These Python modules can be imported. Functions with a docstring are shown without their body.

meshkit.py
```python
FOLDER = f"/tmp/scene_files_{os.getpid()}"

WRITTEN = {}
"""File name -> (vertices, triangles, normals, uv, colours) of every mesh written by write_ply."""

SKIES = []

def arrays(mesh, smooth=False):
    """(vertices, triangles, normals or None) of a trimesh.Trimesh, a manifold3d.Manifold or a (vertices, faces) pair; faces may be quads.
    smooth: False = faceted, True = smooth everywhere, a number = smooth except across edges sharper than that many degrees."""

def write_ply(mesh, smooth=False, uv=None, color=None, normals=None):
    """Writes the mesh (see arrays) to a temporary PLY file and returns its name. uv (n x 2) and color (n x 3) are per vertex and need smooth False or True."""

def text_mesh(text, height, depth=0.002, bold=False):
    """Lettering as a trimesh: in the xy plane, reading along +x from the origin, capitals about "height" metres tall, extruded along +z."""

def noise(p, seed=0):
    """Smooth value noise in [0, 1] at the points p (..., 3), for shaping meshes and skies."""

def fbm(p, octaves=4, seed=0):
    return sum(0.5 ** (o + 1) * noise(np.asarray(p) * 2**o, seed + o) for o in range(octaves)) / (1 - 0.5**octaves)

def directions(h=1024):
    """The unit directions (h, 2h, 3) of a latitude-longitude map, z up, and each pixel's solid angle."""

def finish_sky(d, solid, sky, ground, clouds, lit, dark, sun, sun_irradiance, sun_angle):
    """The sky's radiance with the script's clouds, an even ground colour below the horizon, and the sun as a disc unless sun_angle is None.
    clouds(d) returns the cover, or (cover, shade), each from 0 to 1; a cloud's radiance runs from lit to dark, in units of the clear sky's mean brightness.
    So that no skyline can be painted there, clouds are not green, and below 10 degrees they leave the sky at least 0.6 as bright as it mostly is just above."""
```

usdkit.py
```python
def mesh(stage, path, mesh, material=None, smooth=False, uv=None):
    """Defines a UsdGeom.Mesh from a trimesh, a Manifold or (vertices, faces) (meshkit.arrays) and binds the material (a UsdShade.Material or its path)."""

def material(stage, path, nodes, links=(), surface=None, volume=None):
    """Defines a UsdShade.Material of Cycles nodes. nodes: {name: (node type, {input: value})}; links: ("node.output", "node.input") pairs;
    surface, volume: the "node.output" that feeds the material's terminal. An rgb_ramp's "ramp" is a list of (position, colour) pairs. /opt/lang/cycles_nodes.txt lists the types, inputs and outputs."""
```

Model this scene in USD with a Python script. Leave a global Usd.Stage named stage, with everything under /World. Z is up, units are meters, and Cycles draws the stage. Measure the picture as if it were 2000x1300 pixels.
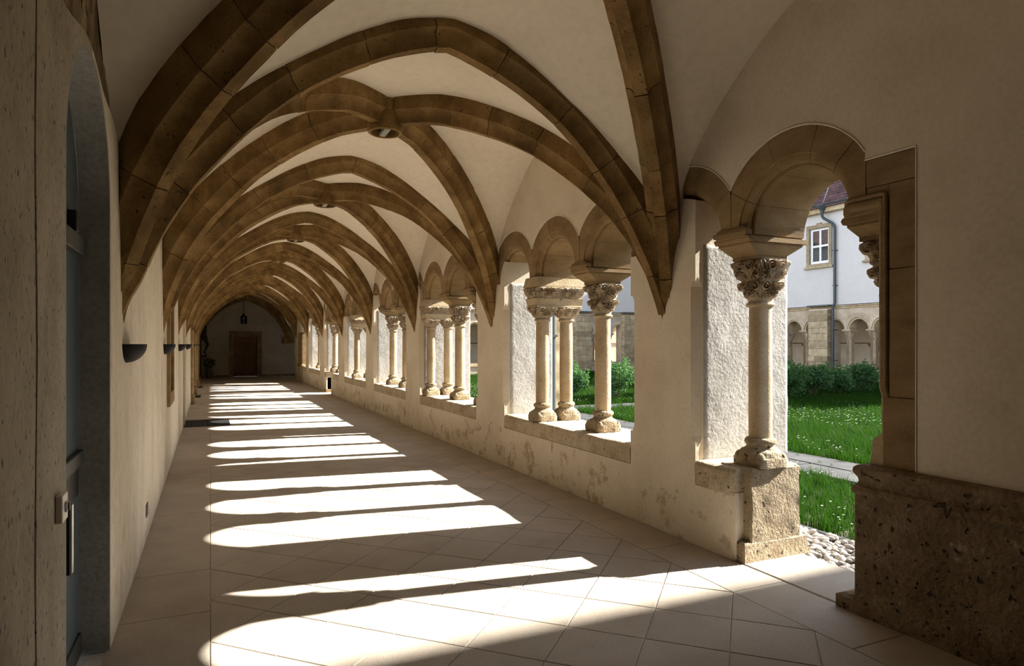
import math, numpy as np, trimesh, shapely, shapely.ops, usdkit, meshkit
from shapely.geometry import Polygon, Point, box as sbox
from pxr import Usd, UsdGeom, UsdLux, UsdShade, Gf, Sdf, Vt

stage = Usd.Stage.CreateInMemory()
UsdGeom.SetStageUpAxis(stage, "Z")
UsdGeom.SetStageMetersPerUnit(stage, 1.0)
UsdGeom.Xform.Define(stage, "/World")
PI = math.pi

# ------------------------------------------------------------------ camera, sky, sun, exposure
FPX, CX, HZ = 1265.0, 978.0, 672.0          # focal length, principal column and horizon row, in pixels of 2000 x 1300
EYE = 1.6
YAW = math.degrees(math.atan((CX - 411) / FPX))
EXPOSURE = 0.80
cam = UsdGeom.Camera.Define(stage, "/World/camera")
cam.CreateHorizontalApertureAttr(36.0)
cam.CreateFocalLengthAttr(36.0 * FPX / 2000)
cam.CreateHorizontalApertureOffsetAttr(36.0 * (1000 - CX) / 2000)
cam.CreateVerticalApertureOffsetAttr(36.0 * (HZ - 650) / 2000)
cam.CreateFStopAttr(0.0)
cam.CreateClippingRangeAttr((0.05, 500.0))
cam.CreateExposureAttr(EXPOSURE)
cam.AddTranslateOp().Set((0, 0, EYE))
cam.AddRotateXYZOp().Set((90, 0, -YAW))

SUN = np.array([1.0, -0.128, 0.675]); SUN = SUN / np.linalg.norm(SUN)
SUN_POWER, SKY_POWER = 3.7, 0.105
sun = UsdLux.DistantLight.Define(stage, "/World/sun")
sun.CreateIntensityAttr(SUN_POWER); sun.CreateNormalizeAttr(True); sun.CreateAngleAttr(0.6); sun.CreateColorAttr((1.0, 0.94, 0.85))
sun.AddRotateXYZOp().Set((0, math.degrees(math.acos(SUN[2])), math.degrees(math.atan2(SUN[1], SUN[0]))))
sky = UsdLux.DomeLight.Define(stage, "/World/sky")
sky.CreateIntensityAttr(1.0)
sm = usdkit.material(stage, "/World/Looks/sky", {
    "s": ("sky_texture", {"sky_type": "multiple_scattering", "sun_disc": False, "sun_elevation": math.asin(SUN[2]), "sun_rotation": math.atan2(SUN[0], SUN[1]), "aerosol_density": 2.0}),
    "h": ("hsv", {"saturation": 0.40, "value": 1.0}),
    "b": ("background_shader", {"strength": SKY_POWER})},
    [("s.color", "h.color"), ("h.color", "b.color")], surface="b.background")
UsdShade.MaterialBindingAPI.Apply(sky.GetPrim()).Bind(sm)

# ------------------------------------------------------------------ helpers
taken, LOC = {}, {}
def uniq(parent, name):
    n = taken.get((parent, name), 0); taken[(parent, name)] = n + 1
    return f"{parent}/{name}" if n == 0 else f"{parent}/{name}_{n:03d}"
def tag(path, label=None, cat=None, group=None, kind=None):
    p = stage.GetPrimAtPath(path)
    for k, v in (("label", label), ("category", cat), ("group", group), ("kind", kind)):
        if v: p.SetCustomDataByKey(k, v)
    return path
def thing(name, label=None, cat=None, loc=(0, 0, 0), group=None, kind=None):
    path = uniq("/World", name)
    x = UsdGeom.Xform.Define(stage, path)
    if any(loc): x.AddTranslateOp().Set(tuple(float(v) for v in loc))
    LOC[path] = np.array(loc, float)
    return tag(path, label, cat, group, kind)
def off(path):
    return LOC.get(path, np.zeros(3)) if path.count("/") <= 2 else off(path.rsplit("/", 1)[0])
def obj(name, m, mat, parent="/World", smooth=False, label=None, cat=None, group=None, kind=None):
    """one Mesh prim; the mesh is given in world coordinates"""
    if isinstance(m, list): m = trimesh.util.concatenate(m)
    path = uniq(parent, name)
    if parent != "/World":
        o = off(parent)
        if o.any():
            v, f, n = meshkit.arrays(m); m = (v - o, f)
    usdkit.mesh(stage, path, m, MAT[mat], smooth=smooth)
    return tag(path, label, cat, group, kind)
def T(v, f):
    f = np.asarray(f)
    if f.shape[1] == 4: f = np.vstack([f[:, [0, 1, 2]], f[:, [0, 2, 3]]])
    m = trimesh.Trimesh(np.asarray(v, float), f, process=False)
    if m.volume < 0: m.invert()
    return m
def bx(x0, x1, y0, y1, z0, z1, b=0.0):
    lo, hi = np.array([x0, y0, z0], float), np.array([x1, y1, z1], float)
    if b <= 0:
        m = trimesh.creation.box(hi - lo); m.apply_translation((lo + hi) / 2); return m
    pts = []
    for s in np.ndindex(2, 2, 2):
        c = np.where(np.array(s) == 1, hi, lo); d = np.where(np.array(s) == 1, -1, 1) * b
        for k in range(3):
            p = c + d; p[k] = c[k]; pts.append(p)
    return trimesh.convex.convex_hull(np.array(pts))
def loft(secs, closed=False):
    """secs (m, n, 3): closed sections, joined and capped"""
    S = np.asarray(secs, float); m, n, _ = S.shape
    v = S.reshape(-1, 3); f = []
    i, j = np.meshgrid(np.arange(m if closed else m - 1), np.arange(n), indexing="ij"); i, j = i.ravel(), j.ravel()
    i2, j2 = (i + 1) % m, (j + 1) % n
    q = np.stack([i * n + j, i * n + j2, i2 * n + j2, i2 * n + j], 1)
    f = np.vstack([q[:, [0, 1, 2]], q[:, [0, 2, 3]]])
    if not closed:
        c0, c1 = len(v), len(v) + 1
        v = np.vstack([v, S[0].mean(0), S[-1].mean(0)]); k = np.arange(n); k2 = (k + 1) % n
        f = np.vstack([f, np.stack([k2, k, np.full(n, c0)], 1), np.stack([(m - 1) * n + k, (m - 1) * n + k2, np.full(n, c1)], 1)])
    return T(v, f)
def rects(levels, b=0.0):
    """loft of axis-aligned rectangles: (z, x0, x1, y0, y1)"""
    return loft([[(x0, y0, z), (x1, y0, z), (x1, y1, z), (x0, y1, z)] for z, x0, x1, y0, y1 in levels])
def lathe(c, prof, n=32, p=None):
    """prof (z, r) or (z, r, power): round to square sections about the vertical through c"""
    a = np.arange(n) / n * 2 * PI; ca, sa = np.cos(a), np.sin(a); secs = []
    for q in prof:
        pw = q[2] if len(q) > 2 else 2.0
        k = (np.abs(ca) ** pw + np.abs(sa) ** pw) ** (-1 / pw) * q[1]
        secs.append(np.stack([c[0] + k * ca, c[1] + k * sa, np.full(n, c[2] + q[0])], 1))
    return loft(secs)
def tube(pts, r, n=8, ref=None):
    pts = np.asarray(pts, float); r = np.broadcast_to(r, len(pts)); secs = []
    t = np.gradient(pts, axis=0); t /= np.maximum(np.linalg.norm(t, axis=1, keepdims=True), 1e-9)
    if ref is None: ref = np.array([0, 0, 1.0]) if abs(t[:, 2]).mean() < 0.8 else np.array([1.0, 0, 0])
    for p, d, rr in zip(pts, t, r):
        u = np.cross(d, ref); u /= max(np.linalg.norm(u), 1e-9); w = np.cross(u, d)
        a = np.arange(n) / n * 2 * PI
        secs.append(p + rr * (np.outer(np.cos(a), u) + np.outer(np.sin(a), w)))
    return loft(secs)
def extr_x(poly, x0, x1):
    """a (y, z) outline made solid from x0 to x1"""
    out = []
    for g in getattr(poly, "geoms", [poly]):
        if g.is_empty or g.area < 1e-6: continue
        m = trimesh.creation.extrude_polygon(g, x1 - x0, engine="earcut")
        v = m.vertices; out.append(T(np.stack([v[:, 2] + x0, v[:, 0], v[:, 1]], 1), m.faces))
    return trimesh.util.concatenate(out)
def extr_y(poly, y0, y1):
    """an (x, z) outline made solid from y0 to y1"""
    out = []
    for g in getattr(poly, "geoms", [poly]):
        if g.is_empty or g.area < 1e-6: continue
        m = trimesh.creation.extrude_polygon(g, y1 - y0, engine="earcut")
        v = m.vertices; out.append(T(np.stack([v[:, 0], v[:, 2] + y0, v[:, 1]], 1), m.faces))
    return trimesh.util.concatenate(out)
def extr_z(poly, z0, z1):
    out = []
    for g in getattr(poly, "geoms", [poly]):
        if g.is_empty or g.area < 1e-6: continue
        m = trimesh.creation.extrude_polygon(g, z1 - z0, engine="earcut"); m.apply_translation((0, 0, z0)); out.append(m)
    return trimesh.util.concatenate(out)
def rough(m, amp, scale, seed=0):
    v = np.array(m.vertices); p = v * scale
    d = np.stack([meshkit.noise(p + 17.3 * k, seed + k) for k in range(3)], 1) - 0.5
    return trimesh.Trimesh(v + 2 * amp * d, m.faces, process=False)
def pch(tab):
    from scipy.interpolate import PchipInterpolator
    return PchipInterpolator([a for a, b in tab], [b for a, b in tab])
ORD = "zeroth first second third fourth fifth sixth seventh eighth ninth tenth eleventh twelfth thirteenth fourteenth fifteenth sixteenth seventeenth eighteenth nineteenth twentieth twenty-first twenty-second twenty-third twenty-fourth twenty-fifth".split()

# ------------------------------------------------------------------ materials
MAT = {}
def stone(name, dark, mid, light, scale=3.0, fine=40.0, rough_=0.85, bump=0.5, dist=0.01, vary=0.25, pits=0.0, pit_scale=60.0, pit_col=None, stain=None, stain_scale=1.2, stain_at=(0.55, 0.7), squash=(1, 1, 1), low=None, fm=0.8):
    n = {"g": ("geometry", {}), "mp": ("mapping", {"scale": squash}),
         "a": ("noise_texture", {"scale": scale, "detail": 6, "roughness": 0.62}),
         "b": ("noise_texture", {"scale": fine, "detail": 4, "roughness": 0.6}),
         "ra": ("rgb_ramp", {"ramp": [(0.3, dark), (0.5, mid), (0.7, light)]}),
         "rb": ("rgb_ramp", {"ramp": [(0.25, (0.72, 0.72, 0.72)), (0.55, (1, 1, 1)), (0.8, (1.12, 1.12, 1.12))]}),
         "m": ("mix", {"mix_type": "multiply", "fac": fm}),
         "oi": ("object_info", {}), "mr": ("map_range", {"to_min": 1 - vary, "to_max": 1 + vary}),
         "h": ("hsv", {}),
         "bp": ("bump", {"strength": bump, "distance": dist, "use_object_space": False}),
         "ad": ("math", {"math_type": "multiply_add", "value2": 0.5}),
         "p": ("principled_bsdf", {"roughness": rough_, "specular_ior_level": 0.25})}
    l = [("g.position", "mp.vector"), ("mp.vector", "a.vector"), ("mp.vector", "b.vector"), ("a.fac", "ra.fac"), ("b.fac", "rb.fac"), ("ra.color", "m.color1"), ("rb.color", "m.color2"),
         ("oi.random", "mr.value"), ("mr.result", "h.value"), ("a.fac", "ad.value1"), ("b.fac", "ad.value3"), ("ad.value", "bp.height"), ("bp.normal", "p.normal")]
    col = "m.color"
    if stain:
        n["sn"] = ("noise_texture", {"scale": stain_scale, "detail": 8, "roughness": 0.68}); n["sr"] = ("rgb_ramp", {"ramp": [(stain_at[0], (0, 0, 0)), (stain_at[1], (1, 1, 1))]}); n["sx"] = ("mix", {"color2": stain})
        if low:   # flaked patches, most of them near the foot of the wall
            n |= {"sz": ("separate_xyz", {}), "zr": ("map_range", {"from_min": low[0], "from_max": low[1], "to_min": 0.06, "to_max": -0.16, "clamp": True}), "za": ("math", {"math_type": "add"}), "fb": ("math", {"math_type": "multiply_add", "value2": -0.9})}
            l += [("g.position", "sz.vector"), ("sz.z", "zr.value"), ("zr.result", "za.value1"), ("sn.fac", "za.value2"), ("za.value", "sr.fac"), ("sr.color", "fb.value1"), ("ad.value", "fb.value3")]
            l[l.index(("ad.value", "bp.height"))] = ("fb.value", "bp.height")
        else: l.append(("sn.fac", "sr.fac"))
        l += [("mp.vector", "sn.vector"), ("sr.color", "sx.fac"), (col, "sx.color1")]; col = "sx.color"
    if pits:
        n["v"] = ("noise_texture", {"scale": pit_scale, "detail": 3, "roughness": 0.5}); n["vr"] = ("rgb_ramp", {"ramp": [(0.0, (1, 1, 1)), (max(pits - 0.04, 0), (1, 1, 1)), (pits, (0, 0, 0))]}); n["vx"] = ("mix", {"color2": pit_col or tuple(0.35 * c for c in dark)})
        n["pb"] = ("math", {"math_type": "multiply_add", "value2": -2.0})
        l += [("mp.vector", "v.vector"), ("v.fac", "vr.fac"), ("vr.color", "vx.fac"), (col, "vx.color1"), ("vr.color", "pb.value1"), ("ad.value", "pb.value3")]
        l[l.index(("ad.value", "bp.height"))] = ("pb.value", "bp.height"); col = "vx.color"
    l += [(col, "h.color"), ("h.color", "p.base_color")]
    MAT[name] = usdkit.material(stage, "/World/Looks/" + name, n, l, surface="p.BSDF")
def plain(name, c, rough_=0.6, metal=0.0, vary=0.0, **kw):
    n = {"p": ("principled_bsdf", {"base_color": c, "roughness": rough_, "metallic": metal, **kw})}; l = []
    if vary:
        n |= {"oi": ("object_info", {}), "mr": ("map_range", {"to_min": 1 - vary, "to_max": 1 + vary}), "h": ("hsv", {"color": c})}
        l = [("oi.random", "mr.result" if 0 else "mr.value"), ("mr.result", "h.value"), ("h.color", "p.base_color")]
    MAT[name] = usdkit.material(stage, "/World/Looks/" + name, n, l, surface="p.BSDF")

stone("vault_plaster", (0.82, 0.745, 0.62), (0.86, 0.785, 0.66), (0.89, 0.82, 0.70), fm=0.3, scale=0.9, fine=14, bump=0.12, dist=0.004, vary=0.02)
stone("wall_plaster", (0.66, 0.575, 0.45), (0.75, 0.665, 0.535), (0.81, 0.735, 0.61), fm=0.35, scale=1.8, fine=34, bump=0.3, dist=0.006, vary=0.02, stain=(0.50, 0.405, 0.28), stain_scale=5.0, stain_at=(0.595, 0.66), low=(0.25, 1.0))
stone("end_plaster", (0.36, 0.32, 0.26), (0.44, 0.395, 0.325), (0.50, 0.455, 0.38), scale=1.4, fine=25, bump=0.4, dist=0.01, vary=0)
stone("left_plaster", (0.60, 0.53, 0.42), (0.70, 0.625, 0.50), (0.76, 0.69, 0.57), scale=2.5, fine=45, bump=0.4, dist=0.006, vary=0.02, squash=(1, 1, 0.45), stain=(0.42, 0.36, 0.28), stain_scale=2.2, stain_at=(0.56, 0.75))
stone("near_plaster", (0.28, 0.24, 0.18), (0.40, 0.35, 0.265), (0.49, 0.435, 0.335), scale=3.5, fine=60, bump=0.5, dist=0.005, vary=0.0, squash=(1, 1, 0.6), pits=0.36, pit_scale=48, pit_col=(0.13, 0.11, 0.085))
stone("grey_plaster", (0.30, 0.30, 0.27), (0.36, 0.36, 0.33), (0.42, 0.41, 0.38), scale=2.5, fine=40, bump=0.4, dist=0.006, vary=0.02)
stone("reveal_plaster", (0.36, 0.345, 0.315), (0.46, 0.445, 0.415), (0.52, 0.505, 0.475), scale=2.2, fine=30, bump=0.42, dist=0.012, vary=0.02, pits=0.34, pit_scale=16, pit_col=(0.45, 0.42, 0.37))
stone("white_wall", (0.58, 0.572, 0.568), (0.605, 0.597, 0.592), (0.625, 0.617, 0.612), fm=0.15, scale=0.8, fine=8, bump=0.2, dist=0.01, vary=0.0)
stone("rib_stone", (0.12, 0.070, 0.024), (0.23, 0.140, 0.050), (0.36, 0.235, 0.098), scale=3.2, fine=55, bump=0.7, dist=0.010, vary=0.14, pits=0.32, pit_scale=35, stain=(0.16, 0.125, 0.055), stain_scale=1.6, stain_at=(0.58, 0.75))
stone("arch_stone", (0.21, 0.137, 0.062), (0.30, 0.205, 0.10), (0.38, 0.275, 0.155), scale=2.6, fine=60, bump=0.4, dist=0.006, vary=0.12, squash=(1, 1, 2.2))
stone("soft_stone", (0.40, 0.29, 0.16), (0.52, 0.41, 0.26), (0.62, 0.52, 0.37), scale=3.5, fine=50, bump=0.6, dist=0.008, vary=0.10, pits=0.31, pit_scale=30)
stone("column_stone", (0.37, 0.265, 0.15), (0.48, 0.37, 0.235), (0.58, 0.475, 0.33), scale=2.5, fine=55, bump=0.5, dist=0.006, vary=0.12, pits=0.30, pit_scale=34, pit_col=(0.25, 0.17, 0.09))
stone("carved_stone", (0.30, 0.225, 0.145), (0.43, 0.345, 0.24), (0.55, 0.46, 0.345), scale=5, fine=70, bump=0.5, dist=0.005, vary=0.10)
stone("base_stone", (0.27, 0.20, 0.12), (0.38, 0.30, 0.19), (0.50, 0.42, 0.30), scale=6, fine=40, bump=1.0, dist=0.02, vary=0.08, pits=0.34, pit_scale=18)
stone("dado_stone", (0.17, 0.115, 0.065), (0.25, 0.175, 0.105), (0.33, 0.25, 0.165), scale=4.5, fine=30, bump=1.0, dist=0.02, vary=0.05, pits=0.36, pit_scale=20, pit_col=(0.08, 0.055, 0.035), stain=(0.42, 0.36, 0.27), stain_scale=5, stain_at=(0.60, 0.68))
stone("bare_stone", (0.14, 0.092, 0.05), (0.34, 0.245, 0.14), (0.50, 0.40, 0.26), scale=6, fine=30, bump=1.0, dist=0.03, vary=0.1, squash=(1, 1.2, 0.4), pits=0.36, pit_scale=16)
stone("sill_stone", (0.40, 0.31, 0.20), (0.54, 0.45, 0.32), (0.64, 0.56, 0.43), scale=5, fine=40, bump=0.9, dist=0.012, vary=0.08, pits=0.33, pit_scale=26)
stone("floor_stone", (0.39, 0.335, 0.275), (0.445, 0.39, 0.325), (0.49, 0.435, 0.37), scale=2.0, fine=90, rough_=0.62, bump=0.2, dist=0.003, vary=0.05)
stone("mortar", (0.60, 0.56, 0.50), (0.66, 0.62, 0.56), (0.7, 0.66, 0.6), vary=0)
stone("dark_mortar", (0.14, 0.10, 0.06), (0.2, 0.15, 0.09), (0.25, 0.2, 0.13), vary=0)
stone("ashlar", (0.30, 0.23, 0.14), (0.42, 0.34, 0.22), (0.52, 0.45, 0.33), scale=4, fine=30, bump=0.5, dist=0.01, vary=0.28)
stone("far_stone", (0.42, 0.34, 0.25), (0.54, 0.45, 0.34), (0.62, 0.54, 0.44), scale=2, fine=20, bump=0.4, dist=0.01, vary=0.1)
stone("paving", (0.042, 0.044, 0.047), (0.056, 0.058, 0.061), (0.072, 0.074, 0.076), scale=3, fine=40, bump=0.4, dist=0.006, vary=0.12)
stone("pebble", (0.17, 0.155, 0.135), (0.26, 0.235, 0.21), (0.36, 0.335, 0.30), scale=8, fine=60, rough_=0.7, bump=0.3, dist=0.004, vary=0.35)
stone("soil", (0.05, 0.045, 0.03), (0.08, 0.07, 0.045), (0.11, 0.10, 0.06), scale=6, bump=0.6, dist=0.02, vary=0)
stone("door_wood", (0.09, 0.045, 0.02), (0.15, 0.075, 0.035), (0.21, 0.11, 0.05), scale=6, fine=50, squash=(4, 4, 0.4), rough_=0.5, bump=0.3, dist=0.004, vary=0.15)
stone("dark_wood", (0.03, 0.018, 0.01), (0.05, 0.03, 0.016), (0.07, 0.045, 0.025), scale=6, fine=50, squash=(4, 4, 0.4), rough_=0.6, bump=0.3, dist=0.004, vary=0.1)
stone("roof_tile", (0.10, 0.055, 0.055), (0.15, 0.085, 0.085), (0.20, 0.12, 0.11), scale=3, fine=20, rough_=0.7, bump=0.2, dist=0.01, vary=0.2)
plain("door_paint", (0.085, 0.115, 0.135), 0.4)
plain("door_trim", (0.055, 0.06, 0.06), 0.5)
plain("black", (0.012, 0.012, 0.013), 0.45)
plain("iron", (0.006, 0.006, 0.0065), 0.6, 0.0, specular_ior_level=0.15)
plain("lead", (0.10, 0.11, 0.12), 0.55, 0.3)
plain("pipe", (0.05, 0.065, 0.075), 0.45, 0.3)
plain("green_pipe", (0.055, 0.075, 0.075), 0.5, 0.0)
plain("steel", (0.6, 0.6, 0.58), 0.3, 0.9)
plain("cream_plastic", (0.78, 0.73, 0.63), 0.4)
plain("white_paint", (0.82, 0.83, 0.85), 0.5)
plain("rubber", (0.03, 0.031, 0.033), 0.7)
plain("blind", (0.16, 0.14, 0.13), 0.7)
plain("petal", (0.5, 0.52, 0.44), 0.6)
plain("bloom", (0.45, 0.12, 0.10), 0.6)
plain("bark", (0.10, 0.07, 0.045), 0.8)
plain("vase_clay", (0.12, 0.11, 0.075), 0.5)
def leafy(name, c1, c2, tl):
    MAT[name] = usdkit.material(stage, "/World/Looks/" + name, {
        "g": ("geometry", {}), "a": ("noise_texture", {"scale": 1.3, "detail": 5}), "r": ("rgb_ramp", {"ramp": [(0.35, c1), (0.65, c2)]}),
        "ri": ("map_range", {"to_min": 0.65, "to_max": 1.35}), "h": ("hsv", {}), "p": ("principled_bsdf", {"roughness": 0.7, "specular_ior_level": 0.08}),
        "t": ("translucent_bsdf", {"color": tl}), "x": ("mix_closure", {"fac": 0.35})},
        [("g.position", "a.vector"), ("a.fac", "r.fac"), ("g.random_per_island", "ri.value"), ("ri.result", "h.value"), ("r.color", "h.color"), ("h.color", "p.base_color"), ("p.BSDF", "x.closure1"), ("t.BSDF", "x.closure2")], surface="x.closure")
leafy("grass", (0.014, 0.052, 0.004), (0.030, 0.086, 0.006), (0.030, 0.100, 0.006))
leafy("bush_leaf", (0.080, 0.185, 0.07), (0.155, 0.31, 0.12), (0.08, 0.20, 0.05))
MAT["pane"] = usdkit.material(stage, "/World/Looks/pane", {"f": ("fresnel", {"IOR": 1.5}), "t": ("transparent_bsdf", {"color": (0.8, 0.85, 0.85)}), "g": ("glossy_bsdf", {"color": (0.9, 0.9, 0.9), "roughness": 0.02}), "x": ("mix_closure", {})},
                              [("f.fac", "x.fac"), ("t.BSDF", "x.closure1"), ("g.BSDF", "x.closure2")], surface="x.closure")

# ------------------------------------------------------------------ the plan
XL, XR, XO = -0.48, 3.53, 4.11               # left wall face, arcade wall inner and outer face
XB = 4.52                                     # outer face of the buttresses
BAY0, BAYL = 4.5, 3.69
YEND, YCORNER, YBACK = 34.6, 31.1, -1.8
SP = 1.087                                    # spacing of the arcade supports
S = lambda i: 3.70 + SP * i
RS, RI, RE, ZS = 0.385, 0.467, 0.64, 2.40     # soffit, face opening and outer radius of the arches, springing height
SILL = 0.68
piers = [(4.08, 4.95), (7.76, 8.75), (11.53, 12.49), (15.23, 16.12), (18.88, 19.80), (22.49, 23.50), (26.30, 27.20), (28.4, YCORNER)]
bays = [(2.47, 4.08)] + [(piers[i][1], piers[i + 1][0]) for i in range(7)]
doors = [(2.47, 3.65), (21.17, 22.10)]

# ------------------------------------------------------------------ floor
fl = thing("floor", kind="structure")
obj("mortar_bed", [bx(XL - 0.3, 3.56, YBACK, YEND + 0.1, -0.15, -0.008), bx(3.5, 14, YCORNER - 0.1, YEND + 0.1, -0.15, -0.008)], "mortar", fl)
H = 0.308
def tile_mesh(poly, gap=0.003, top=0.0):
    g = poly.buffer(-gap, join_style=2)
    if g.is_empty or g.area < 0.002: return None
    p = np.array(g.exterior.coords)[:-1]
    if not g.exterior.is_ccw: p = p[::-1]
    c = p.mean(0); q = c + (p - c) * (1 - 0.004 / np.maximum(np.linalg.norm(p - c, axis=1, keepdims=True), 0.05))
    return loft([np.c_[p, np.full(len(p), -0.03)], np.c_[p, np.full(len(p), top - 0.002)], np.c_[q, np.full(len(q), top)]])
rng = np.random.default_rng(3)
tiles = []
for j in range(-14, 112):
    for i in range(0, 11):
        if (i + j) % 2 == 0: continue
        cx, cy = H * i, 3.82 + H * j
        g = Polygon([(cx - H, cy), (cx, cy - H), (cx + H, cy), (cx, cy + H)]).intersection(sbox(0, YBACK, 10 * H, YEND))
        if g.area > 0.01: tiles.append((cy, g))
y = YBACK
while y < YEND:
    y2 = min(y + rng.uniform(0.75, 1.05), YEND); tiles.append(((y + y2) / 2, sbox(XL - 0.02, y, 0, y2))); y = y2
y = YBACK
for edge in [-1.1, -0.2, 0.7, 1.6, 2.35, 3.21, 4.15] + list(np.arange(5.0, 34, 0.86)) + [YEND]:
    tiles.append(((y + edge) / 2, sbox(10 * H, y, XR, edge))); y = edge
vis = sorted([t for t in tiles if t[0] > 1.4], key=lambda t: t[0])
rest = [t for t in tiles if t[0] <= 1.4] + vis[295:]
for cy, g in vis[:295]:
    m = tile_mesh(g, 0.0028, rng.uniform(-0.0008, 0.0008))
    if m is not None: obj("floor_tile", m, "floor_stone", fl)
far = [m for m in (tile_mesh(g) for _, g in rest) if m is not None] + [tile_mesh(sbox(a, b, a + 0.9, b + 0.86)) for a in np.arange(XR, 9, 0.9) for b in np.arange(YCORNER, YEND - 0.8, 0.86)]
obj("floor_tile", far, "floor_stone", fl, kind="stuff")
th = thing("threshold_slab", "worn flat stone slab in the arcade doorway, beside the pebble strip", "doorstep", (3.8, 3.1, 0))
obj("slab", rough(bx(XR + 0.005, 4.13, 2.52, 3.60, -0.12, 0.004, 0.01), 0.002, 5), "floor_stone", th)
th = thing("threshold_slab", "worn stone slab in the far arcade doorway, deep down the walk", "doorstep", (3.8, 21.6, 0))
obj("slab", bx(XR + 0.005, 4.13, 21.1, 22.15, -0.12, 0.004, 0.01), "floor_stone", th)

# ------------------------------------------------------------------ right wall with the arcade openings
arches = [j for j in range(-1, 22) if any(a < S(j) + SP - 0.06 and b > S(j) + 0.06 for a, b in bays)]
def halfdisc(j, r):
    c = S(j) + SP / 2
    return Point(c, ZS).buffer(r, 48).intersection(sbox(c - SP / 2, ZS, c + SP / 2, ZS + 1))
w = sbox(YBACK, 0, YCORNER, 4.35)
for a, b in bays: w = w.difference(sbox(a, 0.50, b, ZS))
for a, b in doors: w = w.difference(sbox(a, -1, b, ZS))
for j in arches: w = w.difference(halfdisc(j, RE))
for a, b in piers:
    for j in arches: w = w.union(halfdisc(j, RS).intersection(sbox(a, ZS - 0.01, b, ZS + 1)))
w = w.difference(sbox(2.31, 0.86, 2.7, 2.685)).difference(sbox(2.31, -1, 3.0, 0.86)).buffer(0)
cut = []
for a, b in piers[:7]:
    for yy, s in ((a, 1), (b, -1)):
        prof = Polygon([(XR - 0.02, yy - s * 0.02), (XR + 0.075, yy - s * 0.02), (XR + 0.075, yy), (XR, yy + s * 0.055), (XR - 0.02, yy + s * 0.055)])
        p = np.array(prof.exterior.coords)[:-1]; c = np.array([XR + 0.02, yy])
        zt = 2.10 + 0.03 * s
        cut.append(loft([np.c_[c + (p - c) * k, np.full(len(p), z)] for z, k in ((0.78, 0.15), (0.86, 1), (zt - 0.07, 1), (zt, 0.15))]))
import manifold3d as m3
def to_m3(m):
    m = m.copy(); m.merge_vertices(); return m3.Manifold(m3.Mesh(np.asarray(m.vertices, np.float32), np.asarray(m.faces, np.uint32)))
rings = []
for g in getattr(w, "geoms", [w]):
    rings += [np.array(shapely.geometry.polygon.orient(g).exterior.coords)[:-1]] + [np.array(r.coords)[:-1] for r in shapely.geometry.polygon.orient(g).interiors]
core = m3.Manifold.extrude(m3.CrossSection(rings), XO - XR)
core = core.transform([[0, 0, 1, XR], [1, 0, 0, 0], [0, 1, 0, 0]])
for c in cut: core = core - to_m3(c)
core = core.to_mesh(); core = trimesh.Trimesh(core.vert_properties[:, :3], core.tri_verts, process=False)
wr = thing("wall_right", kind="structure")
obj("wall_face", core, "wall_plaster", wr)
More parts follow.
